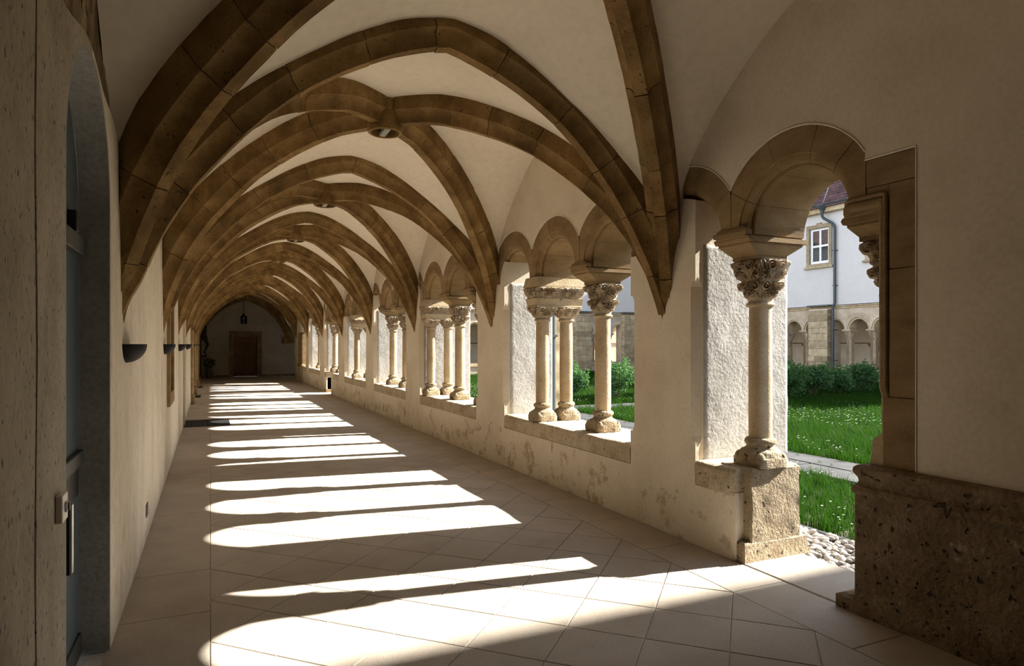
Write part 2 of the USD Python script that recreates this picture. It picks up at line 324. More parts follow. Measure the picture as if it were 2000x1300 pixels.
for i, (a, b) in enumerate(piers):
    b2 = b if i < 7 else 29.3
    xb = XB if i != 1 else 4.24
    obj("buttress", rects([(-0.2, XO - 0.01, xb, a, b2), (2.75, XO - 0.01, xb, a, b2), (3.05, XO - 0.01, XO + 0.02, a, b2)]), "reveal_plaster", wr)
    if i == 1: obj("buttress_stone", rough(rects([(-0.2, 4.20, XB, 7.96, b2), (2.75, 4.20, XB, 7.96, b2), (3.05, 4.20, 4.26, 7.96, b2)]).subdivide_to_size(.08), .008, 9), "soft_stone", wr, smooth=25)
    # rough whitewash coat on the jambs, towards the garden
    for yy, s in ((a, -1), (b2, 1)):
        if i == 7 and s == 1: continue
        g = np.array([[XR + 0.085, 0], [XB - 0.005, 0]])
        n = 34; xs = np.linspace(XR + 0.08, (xb if s < 0 else XB) + 0.004, n); zs = np.linspace(SILL - 0.02, ZS - 0.002, 60)
        X, Z = np.meshgrid(xs, zs, indexing="ij")
        d = 0.004 + 0.010 * meshkit.fbm(np.stack([X * 9, Z * 9, np.full_like(X, yy * 3)], -1), 4, 5)
        e = np.minimum(1, np.minimum(X - xs[0], 0.05) / 0.03); d = d * e
        top = np.stack([X, yy + s * d, Z], -1).reshape(-1, 3); bot = np.stack([X, np.full_like(X, yy - s * 0.004), Z], -1).reshape(-1, 3)
        q = np.array([[p * 60 + r, (p + 1) * 60 + r, (p + 1) * 60 + r + 1, p * 60 + r + 1] for p in range(n - 1) for r in range(59)])
        f = np.vstack([q, q[:, ::-1] + n * 60])
        ring = [p * 60 for p in range(n)] + [(n - 1) * 60 + r for r in range(1, 60)] + [p * 60 + 59 for p in range(n - 2, -1, -1)] + [r for r in range(58, 0, -1)]
        f = np.vstack([f, [[ring[k], ring[k - 1], ring[k - 1] + n * 60, ring[k] + n * 60] for k in range(len(ring))]])
        obj("whitewash_coat", T(np.vstack([top, bot]), f), "reveal_plaster", wr, smooth=True)

# arches of the arcade, each of cut voussoirs
def voussoir(yc, a0, a1, x0, x1, zc=ZS, lim=SP / 2, seed=0, n=5, flip=None):
    prof = [(RE, x0), (RI, x0), (RI - 0.004, x0 + 0.012), (RI - 0.03, x0 + 0.016), (RI - 0.052, x0 + 0.03), (RI - 0.06, x0 + 0.05), (RI - 0.052, x0 + 0.068), (RI - 0.075, x0 + 0.075), (RS, x0 + 0.085), (RS, x1), (RE, x1)]
    secs = []
    for a in np.linspace(a0, a1, n):
        c, s = math.cos(a), math.sin(a); sec = []
        for k, (r, x) in enumerate(prof):
            if r == RE and abs(c) * r > lim - 0.003: r = (lim - 0.003) / abs(c)
            sec.append((x, yc + r * c, zc + r * s))
        secs.append(sec)
    return loft(secs)
rng = np.random.default_rng(11)
for k, j in enumerate(arches):
    yc = S(j) + SP / 2
    lab = "round sandstone arch spanning the garden doorway of the arcade" if j == -1 else f"{ORD[k]} small round sandstone arch of the arcade counted from the garden doorway"
    t = thing("arcade_arch", lab, "arch", (XR, yc, ZS))
    cuts = np.r_[0, np.sort(np.linspace(0, PI, 6)[1:-1] + rng.uniform(-0.12, 0.12, 4)), PI]
    for a0, a1 in zip(cuts[:-1], cuts[1:]):
        obj("voussoir", voussoir(yc, a0 + 0.003, a1 - 0.003, XR + 0.006 + rng.uniform(0, 0.003), XO - 0.004), "arch_stone", t, smooth=35)

# the plaster's thin raised edge along the stone bands
lip = []
for j in arches:
    c = S(j) + SP / 2; al = math.acos(min(1, (SP / 2) / RE)) if j > -1 else 0.56
    q = np.linspace(al if j > -1 else 0.558, PI - math.acos((SP / 2) / RE), 40)
    lip.append(tube(np.c_[np.full(40, XR - .001), c + (RE + .002) * np.cos(q), ZS + (RE + .002) * np.sin(q)], .0055, 6, np.array([1.0, 0, 0])))
lip.append(tube([(XR - .001, 2.612, 2.686), (XR - .001, 2.46, 2.687), (XR - .001, 2.309, 2.687), (XR - .001, 2.308, 2.68), (XR - .001, 2.308, 1.8), (XR - .001, 2.308, .9)], .005, 6, np.array([1.0, 0, 0])))
for k, m in enumerate(lip): obj("plaster_lip", rough(m, .0015, 14, k), "vault_plaster", wr, smooth=50)

# ------------------------------------------------------------------ columns
def relief(s, h, tiers, nleaf, seed):
    """carved scrolls and leaves: s runs round (0..1), h up (0..1); a corner of the block sits at x = 0"""
    out = np.zeros_like(s)
    g = lambda d, w_: np.exp(-(d / w_) ** 2)
    for ti, (h0, h1) in enumerate(tiers):
        hh = (h - h0) / (h1 - h0)
        inside = np.clip(np.minimum(hh, 1 - hh) * 9, 0, 1)
        u = s * nleaf + (0.5 if (ti + int(seed)) % 3 == 1 else 0.0)
        x = u - np.floor(u) - 0.5; ax = np.abs(x)
        r = 0.75 * g(ax - (0.44 - 0.29 * hh ** 2), 0.040)                      # stems
        r = np.maximum(r, 0.65 * g(ax - (0.30 - 0.22 * hh), 0.032))
        r = np.maximum(r, 0.6 * g(ax - (0.10 + 0.36 * hh), 0.030))
        for cx_, cy_, rad, wd in ((0.185, 0.68, 0.175, 0.088), (0.39, 0.34, 0.105, 0.070)):   # volutes
            du, dv = ax - cx_, (hh - cy_) * 0.55
            rho, phi = np.hypot(du, dv), np.arctan2(dv, du)
            k = np.clip((rad * 1.08 - rho) / (rad * .18), 0, 1)
            sp = 0.5 + 0.5 * np.cos(2 * PI * rho / wd + phi + 0.6)
            bead = g(rho, rad * .16) * 1.15
            r = r * (1 - k) + k * np.maximum(0.12 + 0.95 * sp ** 1.3, bead)
        lw = 0.13 * np.sqrt(np.clip(1.02 - hh, 0.0, 1)) + 0.008                # palmette in the middle of the face
        d5 = 0.5 - ax; leaf = np.clip(1 - d5 / lw, 0, 1) ** 0.45 * (0.72 + 0.28 * np.cos(2 * PI * (d5 / 0.045 + hh * 2.2)))
        r = np.maximum(r, leaf)
        tip = np.clip(1 - ax / (0.075 * (0.3 + hh)), 0, 1) ** 0.5 * np.clip(hh * 1.4 - .2, 0, 1) * (0.8 + 0.2 * np.cos(2 * PI * (ax / .03 - hh * 4)))
        r = np.maximum(r, tip)
        out = np.maximum(out, np.clip(r, 0, 1.1) * inside)
    return out
def capital(cx, cy, z0, z1, r0, half, seed, nu=128, nv=56, amp=0.026, tiers=((0.10, 0.50), (0.52, 0.98)), pw=7.0, nleaf=4, hy=None):
    a = np.arange(nu) / nu * 2 * PI + 1e-6; h = np.linspace(0, 1, nv)
    A, Hh = np.meshgrid(a, h, indexing="xy")
    p = 2 + (pw - 2) * np.clip(Hh * 1.3 - 0.1, 0, 1) ** 1.3
    k = (np.abs(np.cos(A)) ** p + np.abs(np.sin(A)) ** p) ** (-1 / p)
    bell = r0 + (half - r0) * (0.75 * Hh ** 0.8 + 0.25 * Hh ** 4)
    for h0, h1 in tiers: bell = bell + 0.007 * np.exp(-((Hh - h1 + 0.12) / 0.10) ** 2)
    R = bell * k + amp * (relief((A / (2 * PI)), Hh, tiers, nleaf, seed) - 0.25)
    secs = np.stack([cx + R * np.cos(A), cy + (hy or 1) * R * np.sin(A), z0 + (z1 - z0) * Hh], -1)
    return loft(secs)
BASE = [(0, .152, 9), (.06, .155, 8), (.072, .150, 5), (.08, .146, 3.4), (.10, .150, 2.6), (.118, .142, 2.2), (.132, .118, 2), (.145, .104, 2), (.158, .102, 2), (.166, .112, 2), (.180, .120, 2), (.196, .118, 2), (.208, .106, 2), (.214, .092, 2)]
def griffes(cx, cy, z, s=1.0):
    out = []
    for sx in (-1, 1):
        for sy in (-1, 1):
            m = trimesh.creation.icosphere(2, 0.040 * s); m.apply_scale((1, 1, 1.35)); m.apply_translation((cx + sx * .108 * s, cy + sy * .108 * s, z + .058)); out.append(m)
    return out
def shaft(cx, cy, z0, z1, r, seed):
    n = 14; m = lathe((cx, cy, 0), [(z0 + (z1 - z0) * k / n, r * (1 + 0.035 * math.sin(PI * (k / n) ** 0.8)) * (1 - 0.04 * k / n)) for k in range(n + 1)], 28)
    return rough(m, 0.0015, 9, seed)
def column_parts(t, cx, cy, zb, ztop, r, seed, hi=1.0):
    b = obj("base", rough(lathe((cx, cy, zb), [(z * 1.0, q * r / 0.088, p) for z, q, p in BASE], 40), 0.004, 14, seed), "base_stone", t, smooth=40)
    obj("corner_spur", griffes(cx, cy, zb, r / 0.088), "base_stone", b, smooth=True)
    obj("shaft", shaft(cx, cy, zb + 0.205, ztop - 0.025, r, seed), "column_stone", t, smooth=35)
    obj("necking_ring", lathe((cx, cy, ztop - 0.035), [(0, r * .9), (.004, r * 1.12), (.018, r * 1.24), (.032, r * 1.18), (.04, r * 0.95)], 32), "column_stone", t, smooth=40)
def impost(cy, hy, y0=None, y1=None):
    x0, x1 = XR - 0.004, XO + 0.02
    L = [(2.235, XR + .145, XO - .14, cy - hy + .03, cy + hy - .03), (2.262, XR + .145, XO - .14, cy - hy + .03, cy + hy - .03), (2.335, XR + .035, XO - .02, cy - hy - .005, cy + hy + .005), (2.350, XR + .035, XO - .02, cy - hy - .005, cy + hy + .005),
         (2.352, XR + .02, x1, cy - hy - .02, cy + hy + .02), (2.372, XR + .006, x1, cy - hy - .02, cy + hy + .02), (2.386, XR + .004, x1, cy - hy - .02, cy + hy + .02), (2.390, x0, XO - .004, cy - hy + .012, cy + hy - .012), (2.402, x0, XO - .004, cy - hy + .012, cy + hy - .012)]
    M_ = [(2.398, XR - .012, XR + .05, cy - hy - .008, cy + hy + .008), (2.418, XR - .016, XR + .05, cy - hy - .012, cy + hy + .012), (2.434, XR - .012, XR + .05, cy - hy - .006, cy + hy + .006), (2.436, XR - .004, XR + .05, cy - hy + .012, cy + hy - .012), (2.450, XR - .004, XR + .05, cy - hy + .02, cy + hy - .02), (2.470, XR + .012, XR + .05, cy - hy + .05, cy + hy - .05)]
    return [rects(L), rects(M_)]
n_col = 0
TWIN = {3, 7, 13}
def where(i):
    return "beside the garden doorway" if i == 0 else f"{ORD[i + 1]} support of the arcade counted from the doorway"
XC = 3.83
for i in [-1, 0, 2, 3, 5, 6, 7, 9, 10, 12, 13, 15, 16, 17, 19, 20, 22]:
    cy = S(i); nu = 256 if i < 4 else 112; nv = 110 if i < 4 else 52
    if i in TWIN:
        k = {3: "nearest", 7: "second nearest", 13: "third nearest"}[i]
        t = thing("twin_column", f"pair of sandstone columns under one shared carved capital block, {k} of the pairs on the sills", "column", (XC, cy, SILL))
        for cx in (3.675, 4.005):
            column_parts(t, cx, cy, SILL, 1.908, 0.080, i * 7 + int(cx * 100))
            obj("capital", capital(cx, cy, 1.905, 2.05, 0.088, 0.152, i + cx, nu, nv // 2, 0.022, tiers=((0.10, 0.97),), nleaf=4), "carved_stone", t, smooth=50)
        obj("capital_block", rects([(2.045, 3.53, 4.15, cy - .145, cy + .145), (2.06, 3.53, 4.15, cy - .145, cy + .145), (2.065, 3.54, 4.14, cy - .135, cy + .135), (2.15, 3.52, 4.16, cy - .150, cy + .150), (2.152, 3.535, 4.145, cy - .135, cy + .135), (2.28, 3.53, 4.15, cy - .14, cy + .14), (2.283, 3.50, 4.185, cy - .170, cy + .170), (2.30, 3.50, 4.185, cy - .170, cy + .170), (ZS + .002, XR - .004, XO, cy - .155, cy + .155)]), "soft_stone", t)
        for cx in (3.675, 4.005):
            obj("frieze", capital(cx, cy, 2.155, 2.285, 0.158, 0.172, i + cx + 2, nu, nv // 2, 0.030, tiers=((0.02, 0.98),), pw=12, nleaf=8), "carved_stone", t, smooth=50)
        continue
    lab = {-1: "sandstone column with carved capital half hidden behind the right door jamb", 0: "sandstone column with a leafy carved capital on the block beside the garden doorway"}.get(i)
    lab = lab or f"single sandstone column with carved capital, {where(i)}"
    t = thing("column", lab, "column", (XC, cy, SILL))
    zb = SILL if i else SILL + 0.0
    column_parts(t, XC, cy, zb, 1.915, 0.085, i * 7 + 3)
    obj("capital", capital(XC, cy, 1.912, 2.242, 0.094, 0.150, i, nu, nv, 0.036), "carved_stone", t, smooth=50)
    if i != -1: obj("impost_block", impost(cy, .155), "arch_stone", t)

# sills and plinth blocks
def sill(name, lab, a, b, seams, z0=0.50, seed=0):
    t = thing(name, lab, "sill", (XR, (a + b) / 2, z0))
    e = [a] + seams + [b]
    for y0, y1 in zip(e[:-1], e[1:]):
        ys = np.linspace(y0 + 0.002, y1 - 0.002, max(4, int((y1 - y0) / 0.08)))
        secs = []
        for yv in ys:
            wv = 0.022 * (meshkit.noise(np.array([yv * 2.3, seed, 1.0]), 3) - 0.5); zt = SILL + 0.016 * (meshkit.noise(np.array([yv * 3.1, seed, 4.0]), 8) - 0.7)
            secs.append([(XR - 0.002 + wv * .3, yv, z0), (XR - 0.004 + wv, yv, zt - .035), (XR + .012 + wv, yv, zt - .008), (XR + .05, yv, zt), (XO + .05, yv, SILL - .004), (XO + .06, yv, SILL - .03), (XO + .06, yv, z0)])
        obj("sill_stone", loft(secs), "sill_stone", t, smooth=50)
sill("stone_sill", "short worn sandstone sill between the doorway column and the first pier", 3.652, 4.08, [], 0.48, 1)
sill("stone_sill", "long worn sandstone sill under the nearest twin column, nearest of the full sills", *bays[1], [5.9, 6.9], 0.505, 2)
for k in range(2, 8):
    a, b = bays[k]
    if k == 5:
        sill("stone_sill", "short sandstone sill on the near side of the far arcade doorway", a, 21.168, [], 0.5, 5); sill("stone_sill", "short sandstone sill on the far side of the far arcade doorway", 22.10, b, [], 0.5, 6); continue
    sill("stone_sill", f"worn sandstone sill of the {ORD[k]} arcade opening counted from the nearest full one as first" if 0 else f"worn sandstone sill in the {ORD[k - 1]} window-like arcade opening beyond the nearest full one", a, b, [(2 * a + b) / 3, (a + 2 * b) / 3], 0.5, k)
pb = thing("plinth_block", "pitted sandstone plinth block carrying the column on the left of the garden doorway", "plinth", (3.85, 3.7, 0))
m = bx(3.61, XO, 3.575, 3.90, 0.0, SILL + 0.002, 0.012)
m = m.subdivide_to_size(0.05)
obj("block", rough(m, 0.005, 12, 4), "base_stone", pb, smooth=25)
obj("foot", rough(rects([(0, 3.545, XO + .1, 3.570, 3.86), (0.135, 3.545, XO + .05, 3.570, 3.86), (0.15, 3.555, XO + .03, 3.580, 3.86)]).subdivide_to_size(0.06), 0.003, 12, 7), "base_stone", pb, smooth=25)
pb = thing("plinth_block", "ochre sandstone plinth block at the far arcade doorway", "plinth", (3.85, 22.2, 0))
obj("block", bx(3.56, XO, 22.10, 22.4, 0.0, 0.5, 0.012), "arch_stone", pb); obj("foot", bx(XR - .02, XO, 22.09, 22.38, 0, .1, .01), "arch_stone", pb)
pb = thing("plinth_block", "dark sandstone plinth behind the dado on the right of the garden doorway", "plinth", (3.85, 2.6, 0))
obj("block", bx(3.56, XO, 2.30, 2.71, 0.0, SILL + .002, 0.01), "dado_stone", pb)
obj("foot", rects([(0, 3.50, XO + .05, 2.30, 2.785), (0.075, 3.50, XO + .05, 2.30, 2.785), (0.095, 3.52, XO, 2.30, 2.745)]), "dado_stone", pb)

# right jamb of the doorway: stone frame, moulding, impost steps; dado with its moulding
dj = thing("door_jamb", "sandstone frame with a rounded moulding on the right of the garden doorway", "door frame", (XR, 2.4, .88))
for z0, z1 in ((0.895, 1.30), (1.302, 2.03), (2.032, 2.52)):
    obj("jamb_stone", rough(bx(XR + 0.006, XO, 2.312, 2.47 + (0.04 if z1 < 1.31 else 0), z0, z1, 0.006).subdivide_to_size(.12), 0.002, 9, 3), "arch_stone", dj, smooth=25)
obj("base_stone", rects([(0.895, XR + .008, XO, 2.34, 2.585), (1.04, XR + .008, XO, 2.34, 2.57), (1.09, XR + .02, XO, 2.34, 2.52), (1.295, XR + .008, XO, 2.34, 2.515)]), "soft_stone", dj)
obj("lintel_stone", bx(XR + 0.006, XO, 2.312, 2.612, 2.522, 2.683, 0.004), "arch_stone", dj)
obj("lintel_stone", bx(XR + 0.012, XO, 2.468, 2.611, 2.402, 2.520, 0.004), "arch_stone", dj)
def ell(y_, z_, x_, r): return tube([(x_ + .03, 2.76, z_ - .03), (x_ + .012, 2.745, z_ - .006), (x_, 2.72, z_), (x_, y_ + .02, z_), (x_, y_ + .005, z_ - .005), (x_, y_, z_ - .02), (x_, y_, 2.0), (x_, y_, 1.35), (x_ + .01, y_ - .01, 1.30)], r, 12, np.array([1.0, 0, 0]))
obj("roll_moulding", [ell(2.488, 2.468, XR + .006, .014), ell(2.503, 2.428, XR + .022, .030), ell(2.520, 2.40, XR + .075, .022)], "arch_stone", dj, smooth=40)
cs = [(2.235, 3.67, XO - .1, 2.475, 2.755), (2.262, 3.67, XO - .1, 2.475, 2.755), (2.32, 3.60, XO, 2.475, 2.785), (2.335, 3.60, XO, 2.475, 2.785), (2.337, 3.58, XO, 2.475, 2.80), (2.36, 3.575, XO, 2.475, 2.81), (2.375, 3.575, XO, 2.475, 2.80), (2.377, 3.56, XO, 2.475, 2.775), (2.404, 3.555, XO, 2.475, 2.772)]
obj("impost_block", rects(cs), "arch_stone", dj)
dd = thing("dado", "dark weathered stone dado with a rolled top moulding along the right wall beside the camera", "dado", (XR, 0, 0))
m = bx(XR - .035, XO - .1, YBACK, 2.645, 0.0, 0.715).subdivide_to_size(0.16)
obj("dado_wall", rough(m, 0.006, 5, 9), "dado_stone", dd, smooth=30)
L = [(.700, .03), (.715, .035), (.722, .052), (.742, .060), (.765, .054), (.775, .038), (.795, .030), (.815, .034), (.835, .047), (.855, .054), (.875, .050), (.888, .036), (.897, .004), (.899, -.02)]
obj("dado_moulding", rects([(z, XR - o, XO - .1, YBACK, 2.60 + o) for z, o in L]), "dado_stone", dd, smooth=35)

# inner stone pilaster near the far corner
pp = thing("corner_pilaster", "ochre stone pilaster with a base moulding at the far end of the arcade wall", "pilaster", (XR, 28.8, 0.66))
obj("shaft", bx(XR - .03, XR + .2, 28.2, 29.4, .75, 2.1, .02), "arch_stone", pp); obj("base_moulding", bx(XR - .07, XR + .2, 28.1, 29.5, .64, .76, .03), "arch_stone", pp); obj("pedestal", bx(XR - .03, XR + .2, 28.15, 29.45, 0, .64, .02), "soft_stone", pp)

# ------------------------------------------------------------------ vault
VX0, VX1, VCX = -0.53, 3.60, 1.585
TC = pch([(0, 2.20), (.16, 2.77), (.29, 3.04), (.41, 3.27), (.53, 3.46), (.645, 3.63), (.756, 3.765), (.863, 3.865), (1, 3.925)])
DC = pch([(0, 2.2), (.088, 2.67), (.168, 2.98), (.253, 3.22), (.337, 3.40), (.4725, 3.63), (.608, 3.80), (.703, 3.90), (.83, 3.98), (1, 4.0)])
FC = pch([(0, 2.15), (.09, 2.62), (.17, 2.98), (.236, 3.14), (.35, 3.37), (.458, 3.53), (.593, 3.72), (.75, 3.87), (1, 3.99)])
TSR = pch([(0, 1.62), (.03, 1.83), (.14, 2.345), (.256, 2.73), (.385, 3.05), (.523, 3.315), (.69, 3.53), (.86, 3.68), (1, 3.765)])
TSL = pch([(0, 1.60), (.03, 1.83), (.066, 1.98), (.113, 2.23), (.198, 2.55), (.292, 2.81), (.41, 3.085), (.575, 3.37), (.717, 3.545), (.854, 3.675), (1, 3.765)])
DS = pch([(0, 1.62), (.022, 1.85), (.088, 2.30), (.168, 2.66), (.253, 2.915), (.337, 3.117), (.4725, 3.385), (.608, 3.56), (.703, 3.655), (.83, 3.74), (1, 3.76)])
ce = thing("ceiling", kind="structure")
def cell(P, B, M, bc, n=26, s=9):
    t = np.linspace(0, 1, n); t = t ** 1.25
    q = np.linspace(0, 1, s)
    TT, Q = np.meshgrid(t, q, indexing="ij")
    P, B, M = (np.array(a[:2], float) for a in (P, B, M))
    xy = P + ((B - P) * (1 - Q[..., None]) + (M - P) * Q[..., None]) * TT[..., None]
    z = DC(TT) * (1 - Q) + bc(TT) * Q + 0.03 * np.sin(PI * Q) * np.sin(PI * TT)
    g = np.concatenate([xy, z[..., None]], -1).reshape(-1, 3)
    a = np.array([[i * s + j, (i + 1) * s + j, (i + 1) * s + j + 1, i * s + j + 1] for i in range(n - 1) for j in range(s - 1)])
    up = g + np.array([0, 0, 0.10]); k = len(g)
    ring = [i * s for i in range(n)] + [(n - 1) * s + j for j in range(1, s)] + [i * s + s - 1 for i in range(n - 2, -1, -1)] + [j for j in range(s - 2, 0, -1)]
    side = [[ring[i], ring[i - 1], ring[i - 1] + k, ring[i] + k] for i in range(len(ring))]
    f = np.vstack([a, a[:, ::-1] + k, side])
    return T(np.vstack([g, up]), f)
def vault_bay(x0, x1, y0, y1, bx0=FC, bx1=FC, by0=TC, by1=TC):
    B = (VCX if x0 == VX0 else (x0 + x1) / 2, (y0 + y1) / 2)
    for side, c in (("y0", by0), ("y1", by1), ("x0", bx0), ("x1", bx1)):
        if side[0] == "y":
            yv = y0 if side == "y0" else y1; M = (B[0], yv); Ps = ((x0, yv), (x1, yv))
        else:
            xv = x0 if side == "x0" else x1; M = (xv, B[1]); Ps = ((xv, y0), (xv, y1))
        obj("vault_cell", [cell(P, B, M, c) for P in Ps], "vault_plaster", ce, smooth=40)
PROF = [(-.046, 0), (.046, 0), (.050, .028), (.058, .055), (.076, .085), (.102, .108), (.124, .116), (.126, .36), (-.126, .36), (-.124, .116), (-.102, .108), (-.076, .085), (-.058, .055), (-.050, .028)]
def rib_path(P, Q, zf, t0=0.0, t1=1.0, n=64):
    """soffit line from corner P towards Q (plan points), height zf(t)"""
    t = np.linspace(t0, t1, n) ** 1.0; t = t0 + (t1 - t0) * ((t - t0) / (t1 - t0)) ** 1.5
    P, Q = np.array(P, float), np.array(Q, float)
    return np.c_[P + (Q - P) * t[:, None], zf(t)]
def rib_stones(path, parent, rng, ln=0.52, mat="rib_stone"):
    """a run of cut stones along the path, with a recessed mortar core"""
    d = np.r_[0, np.cumsum(np.linalg.norm(np.diff(path, axis=0), axis=1))]
    tot = d[-1]; n = max(2, int(round(tot / ln)))
    cuts = np.linspace(0, tot, n + 1); cuts[1:-1] += rng.uniform(-0.09, 0.09, n - 1)
    e = path[-1] - path[0]; lat = np.array([e[1], -e[0], 0]); lat /= np.linalg.norm(lat)
    tg = np.gradient(path, d, axis=0)
    def sec(sv, k, dz=0.0):
        p = np.array([np.interp(sv, d, path[:, c]) for c in range(3)]); g = np.array([np.interp(sv, d, tg[:, c]) for c in range(3)]); g /= np.linalg.norm(g)
        up = np.cross(lat, g)
        if up[2] < 0 or (abs(up[2]) < 0.02 and np.dot(up[:2], e[:2]) > 0): up = -up
        return np.array([p + lat * a * k + up * (b + dz) for a, b in PROF])
    for a, b in zip(cuts[:-1], cuts[1:]):
        k, dz = 1 + rng.uniform(-.025, .025), rng.uniform(-.004, .003)
        m = loft([sec(v, k, dz) for v in np.linspace(a + .003, b - .003, 6)])
        obj("rib_stone", rough(m, 0.003, 11, int(rng.integers(99))), mat, parent, smooth=32)
    obj("mortar_core", loft([sec(v, .9, .014) for v in np.linspace(0, tot, 90)]), "dark_mortar", parent)
rng = np.random.default_rng(5)
cxv = VCX
ys = [BAY0 + BAYL * k for k in range(-2, 8)] + [YEND + .05]
for b, (y0, y1) in enumerate(zip(ys[:-1], ys[1:])):      # b = 1 is the bay over the camera
    last = b == len(ys) - 2
    vault_bay(VX0, VX1, y0, y1, bx1=TC if last else FC)
    B = (cxv, (y0 + y1) / 2)
    if b >= 1:
        nm = f"{ORD[b]} vault bay" if b > 1 else "nearest vault bay"
        for (A, far_) in (((VX0, y0), "near"), ((VX0, y1), "far")):
            t = thing("diagonal_rib", f"diagonal rib of the {nm}, springing from the left wall's {far_} corner", "vault rib", (A[0], A[1], 1.6))
            O = (VX1, y0 + y1 - A[1])
            for C_ in (A, O):
                k = 0.155 / np.hypot(B[0] - C_[0], B[1] - C_[1]); rib_stones(rib_path(C_, B, DS, 0, 1 - k), t, rng)
        t = thing("vault_boss", f"round pierced stone boss at the crown of the {nm}", "boss", (B[0], B[1], 3.69))
        c = (B[0], B[1], 0); n = 40
        a = np.arange(n) / n * 2 * PI
        ring = [np.stack([B[0] + r * np.cos(a), B[1] + r * np.sin(a), np.full(n, z)], 1) for r, z in ((.135, 3.715), (.138, 3.695), (.150, 3.690), (.168, 3.70), (.176, 3.73), (.172, 3.80), (.185, 4.02), (.13, 4.02), (.13, 3.80))]
        obj("ring", loft(ring, closed=True), "rib_stone", t, smooth=40)
        obj("back_plate", lathe((B[0], B[1], 3.785), [(0, .132), (.03, .132)], 24), "black", t)
        obj("cross_bar", bx(B[0] - .03, B[0] + .035, B[1] - .135, B[1] + .135, 3.70, 3.745, .008), "grey_plaster", t)
    if b >= 1:
        t = thing("transverse_rib", f"{ORD[b]} pointed transverse sandstone rib across the vault, counted from the camera" if b > 1 else "pointed transverse sandstone rib just above the camera", "vault rib", (VX0, y0, 1.6))
        rib_stones(np.vstack([rib_path((VX0, y0), (cxv, y0), TSL), rib_path((VX1, y0), (cxv, y0), TSR)[::-1][1:]]), t, rng)
vault_bay(VX1, 7.4, ys[-2], ys[-1], bx0=TC, bx1=TC, by0=FC, by1=FC)
vault_bay(7.4, 11.2, ys[-2], ys[-1], bx0=TC, bx1=TC, by0=FC, by1=FC)
t = thing("wall_rib", "dark curved stone rib against the far end wall", "vault rib", (VX1, YEND - .1, 1.6))
rib_stones(np.vstack([rib_path((VX0, YEND - .06), (cxv, YEND - .06), TSL), rib_path((VX1, YEND - .06), (cxv, YEND - .06), TSR)[::-1][1:]]), t, rng, 0.6)
t = thing("corbel", "dark stone corbel at the right of the far end wall", "corbel", (3.5, YEND, 1.5))
obj("corbel_block", rects([(1.62, 3.42, 3.62, YEND - .2, YEND), (1.70, 3.36, 3.68, YEND - .28, YEND), (1.95, 3.34, 3.70, YEND - .3, YEND)]), "rib_stone", t)
obj("roof_slab", [bx(-1.2, XO + .3, YBACK - .3, YEND + 1, 4.36, 4.6), bx(XO, 12, YCORNER - .6, YEND + 1, 4.36, 4.6)], "dark_mortar", ce)  # unseen slab added over the vault to stop light leaking in

# ------------------------------------------------------------------ left wall
top = [(YBACK, 2.75)] + [(v, 2.78 + 0.05 * (meshkit.noise(np.array([v * 3.0, 0, 0]), 4) - .5) + 0.15 * math.exp(-((v - 3.32) / 0.50) ** 2)) for v in np.arange(-1.7, 4.3, 0.08)] + [(4.33, 2.70), (4.36, 4.35), (YEND, 4.35), (YEND, 0), (YBACK, 0)]
w = Polygon(top).buffer(0)
dr = sbox(2.81, -1, 3.93, 2.30).union(shapely.affinity.scale(Point(3.37, 2.30).buffer(0.56, 48), 1, 1.0))
w = w.difference(dr.buffer(.025)).difference(sbox(13.75, -1, 15.25, 2.25)).difference(sbox(8.86, .92, 9.74, 2.3))
wl = thing("wall_left", kind="structure")
obj("wall_face", extr_x(w.intersection(sbox(3.37, -1, 40, 9)), XL - .14, XL), "left_plaster", wl)
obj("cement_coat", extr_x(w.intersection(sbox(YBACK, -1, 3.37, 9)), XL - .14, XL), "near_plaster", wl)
obj("wall_core", [extr_x(sbox(YBACK, 0, YEND, 4.35).difference(sbox(2.6, -1, 4.1, 2.95)), -1.0, XL - .19), bx(XL - .30, XL - .135, 4.3, YEND, 0, 4.35), bx(XL - .30, XL - .135, YBACK, 2.78, 0, 2.7), bx(XL - .30, XL - .135, 3.96, 4.31, 0, 2.7)], "grey_plaster", wl)
# bare masonry above the plaster edge
n1, n2 = 160, 44
yy, zz = np.linspace(YBACK, 4.45, n1), np.linspace(0, 1, n2)
Y, Z = np.meshgrid(yy, zz, indexing="ij")
zl = np.interp(yy, [q[0] for q in top[:-4]], [q[1] for q in top[:-4]]) - .025
Z = zl[:, None] + (4.3 - zl[:, None]) * Z
X = XL - .075 + 0.05 * meshkit.fbm(np.stack([Y * 5, Z * 2.2, 0 * Y], -1), 5, 2)
g = np.stack([X, Y, Z], -1).reshape(-1, 3); bk = g.copy(); bk[:, 0] = XL - .2
a = np.array([[i * n2 + j, (i + 1) * n2 + j, (i + 1) * n2 + j + 1, i * n2 + j + 1] for i in range(n1 - 1) for j in range(n2 - 1)])
obj("bare_masonry", T(np.vstack([g, bk]), np.vstack([a, a[:, ::-1] + len(g)])), "bare_stone", wl, smooth=True)
